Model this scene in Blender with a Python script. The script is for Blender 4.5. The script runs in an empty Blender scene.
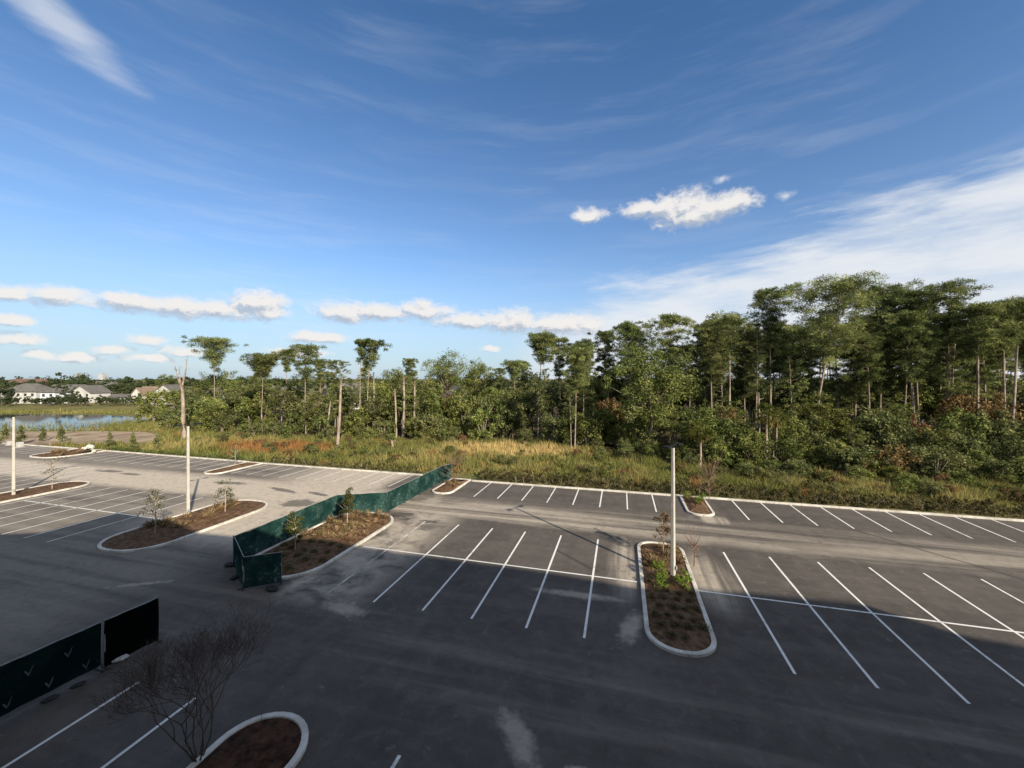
import bpy, math, random
import numpy as np
from mathutils import Vector

S = bpy.context.scene
COL = S.collection
R = math.radians
rng = np.random.default_rng(7)
random.seed(7)

# ------------------------------------------------------------------ camera and measuring
# world: x runs along the parking rows, y away from the building, z up. Camera on a 4th floor balcony.
H, F, HX, HY = 12.2, 398.0, 512.0, 378.0
YAW = math.atan2(109, F)
CU, SU = math.cos(YAW), math.sin(YAW)

def from_cam(X, Z):                       # metres right of / ahead of the camera -> world x, y
    return (X * CU - Z * SU, X * SU + Z * CU)

def G(px, py, h=0.0):                     # where a sight line through (px, py) meets height h
    d = py - HY
    return from_cam((px - HX) * (H - h) / d, F * (H - h) / d)

def D(px, Z):                             # a ground point at depth Z on the bearing of column px
    return from_cam((px - HX) * Z / F, Z)

def HT(py, Z):                            # height of something seen at row py at depth Z
    return H + (HY - py) * Z / F

cam = bpy.data.objects.new('camera', bpy.data.cameras.new('camera'))
COL.objects.link(cam)
cam.location = (0, 0, H)
cam.rotation_euler = (R(90), 0, YAW)
cam.data.sensor_width = 36
cam.data.lens = 36 * F / 1024
cam.data.shift_y = -6 / 1024
cam.data.clip_start = 0.1
cam.data.clip_end = 9000
S.camera = cam

# ------------------------------------------------------------------ object helpers
def tag(o, label=None, cat=None, group=None, kind=None):
    if label: o['label'] = label
    if cat: o['category'] = cat
    if group: o['group'] = group
    if kind: o['kind'] = kind
    return o

def link(o, parent=None):
    COL.objects.link(o)
    if parent is not None: o.parent = parent
    return o

def empty(name, loc=(0, 0, 0), rz=0.0):
    o = bpy.data.objects.new(name, None)
    o.empty_display_size = 0.3
    o.location = loc; o.rotation_euler = (0, 0, rz)
    return link(o)

def np_mesh(name, V, Fq, mats, tint=None, mi=None, smooth=False):
    V = np.asarray(V, dtype=np.float32).reshape(-1, 3)
    Fq = np.asarray(Fq, dtype=np.int32)
    n, k = Fq.shape
    me = bpy.data.meshes.new(name)
    me.vertices.add(len(V)); me.vertices.foreach_set('co', V.ravel())
    me.loops.add(n * k); me.loops.foreach_set('vertex_index', Fq.ravel())
    me.polygons.add(n)
    me.polygons.foreach_set('loop_start', np.arange(0, n * k, k, dtype=np.int32))
    me.polygons.foreach_set('loop_total', np.full(n, k, dtype=np.int32))
    if smooth: me.polygons.foreach_set('use_smooth', np.ones(n, dtype=bool))
    for m in (mats if isinstance(mats, (list, tuple)) else [mats]): me.materials.append(m)
    if mi is not None: me.polygons.foreach_set('material_index', np.asarray(mi, dtype=np.int32))
    if tint is not None:
        a = me.attributes.new('tint', 'FLOAT', 'FACE')
        a.data.foreach_set('value', np.asarray(tint, dtype=np.float32))
    me.update(calc_edges=True)
    return me

class MB:
    """collects boxes, prisms and tubes for ONE mesh"""
    def __init__(s): s.v = []; s.f = []; s.m = []
    def add(s, vs, fs, m=0):
        b = len(s.v); s.v += [tuple(p) for p in vs]
        for f in fs: s.f.append(tuple(i + b for i in f)); s.m.append(m)
    def box(s, c, d, rz=0.0, m=0):
        x, y, z = d[0] / 2, d[1] / 2, d[2] / 2
        ca, sa = math.cos(rz), math.sin(rz)
        vs = [(c[0] + i * ca - j * sa, c[1] + i * sa + j * ca, c[2] + k)
              for k in (-z, z) for i, j in ((-x, -y), (x, -y), (x, y), (-x, y))]
        s.add(vs, [(3, 2, 1, 0), (4, 5, 6, 7), (0, 1, 5, 4), (1, 2, 6, 5), (2, 3, 7, 6), (3, 0, 4, 7)], m)
    def prism(s, pts, z0, z1, m=0):
        n = len(pts)
        s.add([(p[0], p[1], z0) for p in pts] + [(p[0], p[1], z1) for p in pts],
              [tuple(range(n - 1, -1, -1)), tuple(range(n, 2 * n))] +
              [(i, (i + 1) % n, (i + 1) % n + n, i + n) for i in range(n)], m)
    def tube(s, pts, rad, n=6, m=0, cap=True):
        pts = [Vector(p) for p in pts]
        b = len(s.v); k = len(pts)
        for i, p in enumerate(pts):
            t = (pts[min(i + 1, k - 1)] - pts[max(i - 1, 0)])
            t = t.normalized() if t.length > 1e-9 else Vector((0, 0, 1))
            a = t.cross(Vector((0, 0, 1)))
            if a.length < 1e-3: a = t.cross(Vector((1, 0, 0)))
            a.normalize(); c = t.cross(a)
            r = rad[i] if hasattr(rad, '__len__') else rad
            for j in range(n):
                w = 2 * math.pi * j / n
                q = p + a * (r * math.cos(w)) + c * (r * math.sin(w))
                s.v.append(tuple(q))
        for i in range(k - 1):
            for j in range(n):
                s.f.append((b + i * n + j, b + i * n + (j + 1) % n, b + (i + 1) * n + (j + 1) % n, b + (i + 1) * n + j)); s.m.append(m)
        if cap:
            s.f.append(tuple(b + j for j in range(n))); s.m.append(m)
            s.f.append(tuple(b + (k - 1) * n + j for j in reversed(range(n)))); s.m.append(m)
    def mesh(s, name, mats, smooth=False):
        me = bpy.data.meshes.new(name)
        me.from_pydata(s.v, [], s.f)
        for m in (mats if isinstance(mats, (list, tuple)) else [mats]): me.materials.append(m)
        me.polygons.foreach_set('material_index', s.m)
        if smooth: me.polygons.foreach_set('use_smooth', [True] * len(s.f))
        me.update()
        return me
    def build(s, name, mats, parent=None, smooth=False, bevel=0):
        o = link(bpy.data.objects.new(name, s.mesh(name, mats, smooth)), parent)
        if bevel:
            b = o.modifiers.new('bevel', 'BEVEL'); b.width = bevel; b.segments = 2; b.limit_method = 'ANGLE'
        return o

def copy_tree(o, parent=None):
    c = o.copy(); COL.objects.link(c)
    c.parent = parent
    for ch in [k for k in o.children]: copy_tree(ch, c)
    return c

# ------------------------------------------------------------------ materials
def mat(name):
    m = bpy.data.materials.new(name); m.use_nodes = True
    nt = m.node_tree; nt.nodes.clear()
    return m, nt, nt.nodes, nt.links

class NB:
    """terse node building"""
    def __init__(s, nt): s.nt = nt; s.n = nt.nodes; s.l = nt.links
    def put(s, sock, v):
        if hasattr(v, 'is_linked') or hasattr(v, 'links'): s.l.new(v, sock)
        else: sock.default_value = v
    def math(s, op, a, b=0.0, clamp=False):
        k = s.n.new('ShaderNodeMath'); k.operation = op; k.use_clamp = clamp
        s.put(k.inputs[0], a); s.put(k.inputs[1], b); return k.outputs[0]
    def noise(s, vec, scale, detail=4, rough=0.55, dist=0.0):
        k = s.n.new('ShaderNodeTexNoise'); k.inputs['Scale'].default_value = scale
        k.inputs['Detail'].default_value = detail; k.inputs['Roughness'].default_value = rough
        k.inputs['Distortion'].default_value = dist
        if vec is not None: s.l.new(vec, k.inputs['Vector'])
        return k.outputs['Fac']
    def mapping(s, vec, loc=(0, 0, 0), rot=(0, 0, 0), sc=(1, 1, 1), typ='POINT'):
        k = s.n.new('ShaderNodeMapping'); k.vector_type = typ
        k.inputs['Location'].default_value = loc; k.inputs['Rotation'].default_value = rot; k.inputs['Scale'].default_value = sc
        s.l.new(vec, k.inputs['Vector']); return k.outputs[0]
    def rng(s, v, a, b, c=0.0, d=1.0, smooth=True):
        k = s.n.new('ShaderNodeMapRange'); k.interpolation_type = 'SMOOTHSTEP' if smooth else 'LINEAR'
        s.put(k.inputs[0], v)
        for i, x in enumerate((a, b, c, d)): k.inputs[i + 1].default_value = x
        return k.outputs[0]
    def mix(s, f, a, b, typ='MIX'):
        k = s.n.new('ShaderNodeMix'); k.data_type = 'RGBA'; k.blend_type = typ
        s.put(k.inputs[0], f)
        for i, x in ((6, a), (7, b)):
            if isinstance(x, (tuple, list)): k.inputs[i].default_value = (*x[:3], 1)
            else: s.l.new(x, k.inputs[i])
        return k.outputs[2]
    def blob(s, vec, x, y, a, b, rot=0.0):          # 1 in the middle of an ellipse, 0 at its rim
        m = s.mapping(vec, (x, y, 0), (0, 0, rot), (a, b, 1), 'TEXTURE')
        k = s.n.new('ShaderNodeTexGradient'); k.gradient_type = 'SPHERICAL'; s.l.new(m, k.inputs[0])
        return k.outputs['Fac']
    def coord(s, which='Object'):
        return s.n.new('ShaderNodeTexCoord').outputs[which]
    def attr(s, name):
        k = s.n.new('ShaderNodeAttribute'); k.attribute_name = name; return k.outputs['Fac']
    def flat(s, vec):                                # drop z
        return s.mapping(vec, sc=(1, 1, 0))
    def bump(s, h, dist=0.02, strength=0.4):
        k = s.n.new('ShaderNodeBump'); k.inputs['Strength'].default_value = strength; k.inputs['Distance'].default_value = dist
        s.l.new(h, k.inputs['Height']); return k.outputs[0]
    def out(s, color, rough=0.9, spec=0.3, normal=None, metal=0.0):
        p = s.n.new('ShaderNodeBsdfPrincipled')
        s.put(p.inputs['Base Color'], (*color, 1) if isinstance(color, tuple) else color)
        s.put(p.inputs['Roughness'], rough); p.inputs['Specular IOR Level'].default_value = spec
        p.inputs['Metallic'].default_value = metal
        if normal is not None: s.l.new(normal, p.inputs['Normal'])
        o = s.n.new('ShaderNodeOutputMaterial'); s.l.new(p.outputs[0], o.inputs[0]); return p

def simple(name, c1, c2, scale=3.0, rough=0.85, spec=0.3, bump=0.0):
    m, nt, _, _ = mat(name); b = NB(nt)
    co = b.coord()
    n = b.noise(co, scale, 6, 0.65)
    b.out(b.mix(b.rng(n, 0.3, 0.7), c1, c2), rough, spec, b.bump(n, bump) if bump else None)
    return m

def leaf_mat(name, dark, mid, light, trans=0.35, objvar=0.25):
    m, nt, N, L = mat(name); b = NB(nt)
    t = b.attr('tint')
    k = N.new('ShaderNodeValToRGB')
    e = k.color_ramp.elements
    e[0].color = (*dark, 1); e[1].color = (*light, 1)
    x = e.new(0.5); x.color = (*mid, 1)
    L.new(t, k.inputs[0])
    oi = N.new('ShaderNodeObjectInfo').outputs['Random']
    hs = N.new('ShaderNodeHueSaturation')
    L.new(k.outputs[0], hs.inputs['Color'])
    L.new(b.rng(oi, 0, 1, 1 - objvar, 1 + objvar, False), hs.inputs['Value'])
    L.new(b.rng(b.math('FRACT', b.math('MULTIPLY', oi, 7.31)), 0, 1, 0.485, 0.515, False), hs.inputs['Hue'])
    d = N.new('ShaderNodeBsdfDiffuse'); L.new(hs.outputs[0], d.inputs[0])
    tr = N.new('ShaderNodeBsdfTranslucent'); L.new(b.mix(0.5, hs.outputs[0], (0.35, 0.38, 0.05), 'MULTIPLY') if False else hs.outputs[0], tr.inputs[0])
    mx = N.new('ShaderNodeMixShader'); mx.inputs[0].default_value = trans
    L.new(d.outputs[0], mx.inputs[1]); L.new(tr.outputs[0], mx.inputs[2])
    o = N.new('ShaderNodeOutputMaterial'); L.new(mx.outputs[0], o.inputs[0])
    return m

M = {}
M['pine'] = leaf_mat('pine needles', (0.036, 0.05, 0.02), (0.14, 0.168, 0.058), (0.33, 0.35, 0.135))
M['broad'] = leaf_mat('broad leaves', (0.036, 0.05, 0.016), (0.138, 0.162, 0.046), (0.3, 0.31, 0.105))
M['under'] = leaf_mat('understory leaves', (0.032, 0.044, 0.018), (0.125, 0.142, 0.054), (0.3, 0.3, 0.13))
M['rust'] = leaf_mat('rusty leaves', (0.07, 0.045, 0.024), (0.165, 0.105, 0.05), (0.27, 0.185, 0.09))
M['palm'] = leaf_mat('palm fronds', (0.05, 0.06, 0.018), (0.11, 0.12, 0.03), (0.22, 0.17, 0.06))
M['hedge'] = leaf_mat('hedge leaves', (0.054, 0.054, 0.025), (0.116, 0.105, 0.046), (0.202, 0.163, 0.078))
M['hedge_green'] = leaf_mat('green hedge leaves', (0.054, 0.078, 0.023), (0.124, 0.163, 0.043), (0.202, 0.232, 0.078))
M['bright'] = leaf_mat('bright shrub leaves', (0.08, 0.12, 0.02), (0.16, 0.22, 0.04), (0.26, 0.32, 0.07))
M['tuft'] = leaf_mat('dormant tuft blades', (0.10, 0.065, 0.035), (0.23, 0.155, 0.085), (0.36, 0.27, 0.15))
M['young'] = leaf_mat('young tree leaves', (0.03, 0.038, 0.016), (0.066, 0.078, 0.028), (0.13, 0.13, 0.05))
M['far'] = leaf_mat('far woods leaves', (0.035, 0.050, 0.025), (0.062, 0.082, 0.038), (0.095, 0.112, 0.050))
M['bark'] = simple('pine bark', (0.13, 0.10, 0.075), (0.33, 0.27, 0.21), 2.2, 0.95, 0.1)
M['bark_dark'] = simple('dark bark', (0.11, 0.09, 0.07), (0.27, 0.23, 0.18), 2.0, 0.95, 0.1)
M['snag'] = simple('weathered dead wood', (0.17, 0.13, 0.10), (0.36, 0.30, 0.25), 1.2, 0.95, 0.1)
M['twig'] = simple('bare twigs', (0.12, 0.075, 0.05), (0.22, 0.15, 0.11), 5, 0.9, 0.1)
M['dark_twig'] = simple('dark bare twigs', (0.055, 0.04, 0.033), (0.12, 0.088, 0.07), 5, 0.9, 0.1)
M['stake'] = simple('pale stem', (0.30, 0.25, 0.19), (0.42, 0.36, 0.28), 4, 0.9, 0.1)
def kerb_mat():
    m, nt, N, L = mat('kerb concrete'); b = NB(nt); co = b.coord(); fl = b.flat(co)
    n = b.noise(co, 0.9, 6, 0.65); n2 = b.noise(co, 6.0, 6, 0.7)
    c = b.mix(b.rng(n, 0.3, 0.68), (0.36, 0.34, 0.30), (0.62, 0.59, 0.53))
    c = b.mix(b.rng(n2, 0.54, 0.72, 0, 0.55), c, (0.22, 0.20, 0.17))
    sx = N.new('ShaderNodeSeparateXYZ'); L.new(fl, sx.inputs[0])
    f = b.math('FRACT', b.math('MULTIPLY', b.math('ADD', b.math('ADD', sx.outputs[0], sx.outputs[1]), 500.0), 0.33))
    c = b.mix(b.rng(f, 0.008, 0.016, 0.75, 0.0), c, (0.08, 0.075, 0.07))
    b.out(c, 0.85, 0.3, b.bump(n2, 0.006, 0.5)); return m
M['concrete'] = kerb_mat()
M['pole'] = simple('pole concrete', (0.35, 0.335, 0.295), (0.45, 0.43, 0.385), 2.5, 0.8, 0.3)
M['black_metal'] = simple('black powder coated metal', (0.008, 0.008, 0.009), (0.014, 0.014, 0.014), 5, 0.7, 0.15)
M['lens'] = simple('lamp lens', (0.55, 0.56, 0.55), (0.62, 0.62, 0.60), 5, 0.2, 0.5)
M['mulch'] = simple('pine bark mulch', (0.050, 0.029, 0.017), (0.160, 0.098, 0.057), 3.0, 0.95, 0.1, 0.05)
M['mulch_dark'] = simple('fresh dark mulch', (0.018, 0.009, 0.006), (0.085, 0.042, 0.025), 3.0, 0.95, 0.1, 0.05)
M['post'] = simple('galvanised post', (0.18, 0.19, 0.18), (0.28, 0.29, 0.28), 6, 0.5, 0.5)
M['sandbag'] = simple('sandbag cloth', (0.015, 0.015, 0.016), (0.05, 0.05, 0.05), 9, 0.8, 0.2)
M['white_bag'] = simple('pale bag cloth', (0.35, 0.34, 0.31), (0.55, 0.53, 0.48), 8, 0.85, 0.2)
M['rock'] = simple('pale rubble', (0.40, 0.37, 0.31), (0.65, 0.61, 0.54), 4, 0.9, 0.2)
M['white_wall'] = simple('white painted siding', (0.34, 0.34, 0.33), (0.48, 0.48, 0.465), 0.35, 0.8, 0.2)
M['blue_wall'] = simple('pale grey siding', (0.48, 0.52, 0.58), (0.58, 0.61, 0.66), 0.5, 0.8, 0.2)
M['grey_roof'] = simple('grey shingles', (0.085, 0.080, 0.075), (0.135, 0.128, 0.12), 0.8, 0.9, 0.2)
M['brown_roof'] = simple('brown shingles', (0.16, 0.11, 0.085), (0.23, 0.17, 0.13), 0.8, 0.9, 0.2)
M['red_roof'] = simple('red tiles', (0.10, 0.06, 0.05), (0.15, 0.09, 0.075), 0.8, 0.9, 0.2)
M['dark_glass'] = simple('window glass', (0.02, 0.025, 0.03), (0.04, 0.045, 0.05), 1, 0.08, 0.6)
M['stucco'] = simple('building stucco', (0.50, 0.47, 0.42), (0.58, 0.55, 0.50), 0.6, 0.9, 0.2)
M['far_white'] = simple('distant tower render', (0.30, 0.31, 0.33), (0.36, 0.37, 0.39), 0.1, 0.8, 0.2)

def screen_mat(name, c1, c2, c3):
    m, nt, N, L = mat(name); b = NB(nt); co = b.coord()
    n1 = b.noise(co, 0.9, 5, 0.6, 0.6); n2 = b.noise(co, 5.0, 3, 0.6)
    c = b.mix(b.rng(n1, 0.35, 0.68), c1, c2)
    c = b.mix(b.math('MULTIPLY', b.rng(n2, 0.52, 0.70), b.rng(n1, 0.42, 0.62)), c, c3)
    d = N.new('ShaderNodeBsdfDiffuse'); L.new(c, d.inputs[0]); L.new(b.bump(n1, 0.12, 0.5), d.inputs['Normal'])
    t = N.new('ShaderNodeBsdfTranslucent'); L.new(c, t.inputs[0])
    mx = N.new('ShaderNodeMixShader'); mx.inputs[0].default_value = 0.35
    L.new(d.outputs[0], mx.inputs[1]); L.new(t.outputs[0], mx.inputs[2])
    o = N.new('ShaderNodeOutputMaterial'); L.new(mx.outputs[0], o.inputs[0])
    return m
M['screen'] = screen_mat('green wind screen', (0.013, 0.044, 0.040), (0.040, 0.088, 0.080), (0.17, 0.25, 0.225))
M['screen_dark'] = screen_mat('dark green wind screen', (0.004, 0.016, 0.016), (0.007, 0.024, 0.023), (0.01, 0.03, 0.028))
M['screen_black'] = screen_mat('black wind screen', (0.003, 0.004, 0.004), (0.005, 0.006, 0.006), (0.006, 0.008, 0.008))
M['logo'] = simple('faded printed mark', (0.03, 0.045, 0.045), (0.11, 0.13, 0.125), 3, 0.8, 0.1)

def paint_mat():
    m, nt, N, L = mat('road paint'); b = NB(nt); co = b.coord()
    n = b.noise(co, 2.2, 8, 0.7); n2 = b.noise(co, 0.25, 3, 0.5)
    w = b.rng(b.math('ADD', n, b.math('MULTIPLY', n2, 0.5)), 0.76, 1.02)
    c = b.mix(w, (0.66, 0.65, 0.62), (0.26, 0.25, 0.23))
    b.out(c, 0.7, 0.3); return m
M['paint'] = paint_mat()
def paint_faded():
    m, nt, N, L = mat('dusty road paint'); b = NB(nt); co = b.coord()
    n = b.noise(co, 1.2, 8, 0.7)
    b.out(b.mix(b.rng(n, 0.35, 0.62), (0.58, 0.56, 0.51), (0.24, 0.22, 0.20)), 0.8, 0.3); return m
M['paint_faded'] = paint_faded()

def asphalt_mat():
    m, nt, N, L = mat('asphalt'); b = NB(nt)
    co = b.flat(b.coord())
    big = b.noise(co, 0.07, 5, 0.6, 0.5)
    med = b.noise(co, 0.45, 6, 0.62, 0.4)
    fine = b.noise(co, 14, 4, 0.7)
    grit = b.noise(co, 60, 2, 0.6)
    lane = b.noise(b.mapping(co, sc=(0.035, 0.75, 1)), 1.0, 6, 0.6, 0.3)      # streaks along the aisles (x)
    cross = b.noise(b.mapping(co, sc=(0.75, 0.04, 1)), 1.0, 5, 0.6, 0.3)     # streaks along y
    sx = N.new('ShaderNodeSeparateXYZ'); L.new(co, sx.inputs[0]); X, Y = sx.outputs[0], sx.outputs[1]
    warpY = b.math('ADD', Y, b.math('MULTIPLY', b.math('SUBTRACT', med, 0.5), 2.2))
    warpX = b.math('ADD', X, b.math('MULTIPLY', b.math('SUBTRACT', med, 0.5), 3.0))
    c = b.mix(b.rng(big, 0.3, 0.7), (0.054, 0.046, 0.040), (0.080, 0.069, 0.060))
    c = b.mix(b.math('MULTIPLY', b.rng(med, 0.42, 0.72), 0.55), c, (0.108, 0.095, 0.081))
    mott = b.noise(co, 1.3, 8, 0.7, 0.6)
    c = b.mix(b.rng(mott, 0.48, 0.72, 0.0, 0.75), c, (0.118, 0.103, 0.088))
    c = b.mix(b.rng(mott, 0.28, 0.46, 0.7, 0.0), c, (0.036, 0.032, 0.029))
    c = b.mix(b.rng(lane, 0.46, 0.72, 0.0, 0.45), c, (0.118, 0.103, 0.088))
    c = b.mix(b.rng(cross, 0.30, 0.46, 0.35, 0.0), c, (0.040, 0.035, 0.031))
    # pale sandy dust: tracked along the far aisle, over the older lot to the left, near the islands
    def band(v, lo0, lo1, hi0, hi1): return b.math('MULTIPLY', b.rng(v, lo0, lo1), b.rng(v, hi0, hi1, 1, 0))
    aisle = b.math('MULTIPLY', band(warpY, 31.0, 33.2, 35.6, 38.4), b.rng(lane, 0.34, 0.62))
    aisle2 = b.math('MULTIPLY', band(warpY, 12.5, 14.5, 16.5, 19.5), b.rng(lane, 0.45, 0.68))
    left = b.math('MULTIPLY', b.rng(warpX, -22, -30), b.rng(lane, 0.22, 0.6))
    lcore = b.math('MULTIPLY', b.math('MULTIPLY', b.rng(warpX, -24.5, -27, 0, 1), b.rng(warpX, -46, -34)), b.rng(warpY, 20, 24))
    lais = b.math('MULTIPLY', b.rng(warpX, -22, -26), band(warpY, 30.0, 32.5, 36.5, 40.0))
    neari = b.math('MULTIPLY', b.math('MULTIPLY', band(warpX, -19.6, -18, -15.5, -12.0), band(warpY, 17, 20, 31, 36)), b.rng(med, 0.3, 0.6))
    cis = b.math('MAXIMUM', b.blob(co, 5.3, 26.5, 2.0, 5.5), b.blob(co, 0.2, 27.0, 1.4, 6.5))
    cis = b.math('MAXIMUM', cis, b.blob(co, 7.8, 37.6, 3.0, 1.6))
    cis = b.math('MULTIPLY', b.rng(cis, 0.1, 0.7), b.rng(cross, 0.35, 0.6))
    dust = b.math('MULTIPLY', aisle, b.rng(X, -15, 12, 0.78, 0.5))
    for v, k in ((aisle2, 0.16), (left, 0.32), (lcore, 0.95), (lais, 1.0), (neari, 0.8), (cis, 0.8)):
        dust = b.math('MAXIMUM', dust, b.math('MULTIPLY', v, k))
    def spot(x, y, a, bb, rot=0.0, jag=0.55):
        return b.rng(b.math('ADD', b.blob(co, x, y, a, bb, rot), b.math('MULTIPLY', b.math('SUBTRACT', b.noise(co, 1.7, 6, 0.7), 0.5), jag * 2.2)), 0.18, 0.75)
    for s_ in ((-2.2, 22.6, 4.2, 0.55, 0.03, 0.5), (-3.4, 13.1, 2.2, 0.75, -0.927, 0.6), (-14.2, 18.0, 2.2, 0.9, -0.2, 0.9), (-27.5, 16.9, 3.2, 0.35, 0.5, 0.8),
               (-1.4, 12.4, 0.6, 0.3, 0.3, 0.9), (-1.0, 9.9, 0.5, 0.45, 0, 0.9), (0.5, 20.4, 0.8, 2.3, -0.25, 0.6), (-18.0, 35.8, 1.8, 3.2, 0.1, 0.6)):
        dust = b.math('MAXIMUM', dust, b.math('MULTIPLY', spot(*s_), 0.62))
    dust = b.math('MULTIPLY', dust, b.rng(b.noise(b.mapping(co, sc=(0.6, 1, 1)), 2.4, 9, 0.75, 0.5), 0.28, 0.62, 0.66, 1.1))
    dust = b.math('MULTIPLY', dust, b.rng(fine, 0.1, 0.6, 0.7, 1.0))
    c = b.mix(dust, c, (0.46, 0.40, 0.32))
    # wet and oily marks, with young trees' cast shadows painted in as well
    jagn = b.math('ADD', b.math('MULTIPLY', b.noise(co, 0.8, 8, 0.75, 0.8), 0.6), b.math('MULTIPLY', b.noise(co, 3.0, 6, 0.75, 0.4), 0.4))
    def damp_shadow(x, y, a, bb, rot, jag):
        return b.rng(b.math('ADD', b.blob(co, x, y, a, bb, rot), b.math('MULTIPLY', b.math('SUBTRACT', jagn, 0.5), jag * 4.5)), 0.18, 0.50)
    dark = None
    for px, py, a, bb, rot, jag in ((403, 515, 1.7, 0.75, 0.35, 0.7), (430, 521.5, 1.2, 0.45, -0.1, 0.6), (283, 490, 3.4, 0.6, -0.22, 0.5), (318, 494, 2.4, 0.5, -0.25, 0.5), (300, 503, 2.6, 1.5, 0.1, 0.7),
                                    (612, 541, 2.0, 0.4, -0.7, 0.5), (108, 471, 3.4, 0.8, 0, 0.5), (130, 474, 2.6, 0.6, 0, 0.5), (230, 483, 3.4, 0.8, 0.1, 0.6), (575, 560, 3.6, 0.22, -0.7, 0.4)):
        x, y = G(px, py); v = damp_shadow(x, y, a, bb, rot, jag)
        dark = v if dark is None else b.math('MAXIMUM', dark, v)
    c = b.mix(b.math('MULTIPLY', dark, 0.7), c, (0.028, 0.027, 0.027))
    # a sealed joint that wanders across the right hand aisle
    jx = b.math('SUBTRACT', Y, b.math('ADD', b.math('MULTIPLY', b.math('SUBTRACT', X, 18.1), -1.25), b.math('ADD', 38.05, b.math('MULTIPLY', b.math('SUBTRACT', b.noise(co, 0.3, 3), 0.5), 1.2))))
    jm = b.math('MULTIPLY', b.rng(b.math('ABSOLUTE', jx), 0.10, 0.22, 1, 0), b.math('MULTIPLY', b.rng(X, 16.5, 18.0), b.rng(X, 25, 27, 1, 0)))
    c = b.mix(b.math('MULTIPLY', jm, 0.7), c, (0.03, 0.029, 0.028))
    c = b.mix(b.rng(grit, 0.35, 0.75, 0.0, 0.28), c, (0.14, 0.125, 0.11))
    b.out(c, 0.88, 0.25, b.bump(b.math('ADD', fine, b.math('MULTIPLY', grit, 0.6)), 0.012, 0.5))
    return m
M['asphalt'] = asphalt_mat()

def ground_mat():
    m, nt, N, L = mat('meadow ground'); b = NB(nt); co = b.flat(b.coord())
    n1 = b.noise(co, 0.045, 5, 0.6, 0.6); n2 = b.noise(co, 0.35, 6, 0.65); n3 = b.noise(co, 3.0, 4, 0.7)
    c = b.mix(b.rng(n1, 0.35, 0.65), (0.115, 0.120, 0.036), (0.205, 0.165, 0.068))
    c = b.mix(b.math('MULTIPLY', b.rng(n2, 0.5, 0.72), 0.6), c, (0.12, 0.085, 0.042))
    c = b.mix(b.math('MULTIPLY', b.rng(n3, 0.3, 0.7), 0.45), c, (0.07, 0.075, 0.026))
    b.out(c, 0.95, 0.1, b.bump(n3, 0.15, 0.6)); return m
M['ground'] = ground_mat()
M['dirt'] = simple('bare sandy dirt', (0.17, 0.125, 0.085), (0.38, 0.295, 0.215), 0.18, 0.95, 0.1, 0.06)
M['litter'] = simple('forest floor', (0.035, 0.032, 0.016), (0.085, 0.065, 0.035), 0.6, 0.95, 0.05, 0.1)

def water_mat():
    m, nt, N, L = mat('pond water'); b = NB(nt); co = b.flat(b.coord())
    n = b.noise(b.mapping(co, sc=(1, 0.5, 1)), 1.2, 4, 0.6)
    p = b.out((0.014, 0.017, 0.010), 0.04, 0.18, b.bump(n, 0.010, 0.3)); p.inputs['IOR'].default_value = 1.33
    return m
M['water'] = water_mat()

def grass_mat():
    m, nt, N, L = mat('tall grass blades'); b = NB(nt); co = b.coord()
    fl = b.flat(co)
    t = b.attr('tint')
    n1 = b.noise(fl, 0.06, 4, 0.6, 0.5); n2 = b.noise(fl, 0.3, 4, 0.6)
    c = b.mix(b.math('MAXIMUM', b.math('MULTIPLY', b.rng(b.math('ADD', n1, b.math('MULTIPLY', n2, 0.45)), 0.66, 0.90), 0.4), b.rng(b.math('ADD', b.blob(fl, *D(508, 67), 20, 10), b.math('MULTIPLY', b.math('SUBTRACT', n2, 0.5), 0.9)), 0.25, 0.6)), (0.215, 0.222, 0.070), (0.62, 0.48, 0.21))
    red = b.math('MAXIMUM', b.blob(fl, *D(278, 69), 15, 7), b.math('MULTIPLY', b.rng(n2, 0.57, 0.68), 0.55))
    c = b.mix(b.math('MULTIPLY', b.rng(red, 0.05, 0.5), 0.85), c, (0.40, 0.185, 0.075))
    k = N.new('ShaderNodeHueSaturation'); L.new(c, k.inputs['Color']); L.new(b.rng(t, 0, 1, 0.4, 1.3, False), k.inputs['Value'])
    d = N.new('ShaderNodeBsdfDiffuse'); L.new(k.outputs[0], d.inputs[0])
    tr = N.new('ShaderNodeBsdfTranslucent'); L.new(k.outputs[0], tr.inputs[0])
    mx = N.new('ShaderNodeMixShader'); mx.inputs[0].default_value = 0.4
    L.new(d.outputs[0], mx.inputs[1]); L.new(tr.outputs[0], mx.inputs[2])
    o = N.new('ShaderNodeOutputMaterial'); L.new(mx.outputs[0], o.inputs[0]); return m
M['grass'] = grass_mat()

# ------------------------------------------------------------------ sun and sky
SD = Vector((12.5, -10.1, 0)).normalized()           # towards the sun, on the ground
SUN_EL = R(26.5)
SUN_AZ = math.atan2(SD.x, SD.y)                      # clockwise from +y
sd = Vector((SD.x * math.cos(SUN_EL), SD.y * math.cos(SUN_EL), math.sin(SUN_EL)))
sun = bpy.data.objects.new('sun', bpy.data.lights.new('sun', 'SUN'))
link(sun)
sun.data.energy = 4.2
sun.data.angle = R(0.53)
sun.data.color = (1.0, 0.88, 0.70)
sun.rotation_euler = (-sd).to_track_quat('-Z', 'Y').to_euler()

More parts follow.
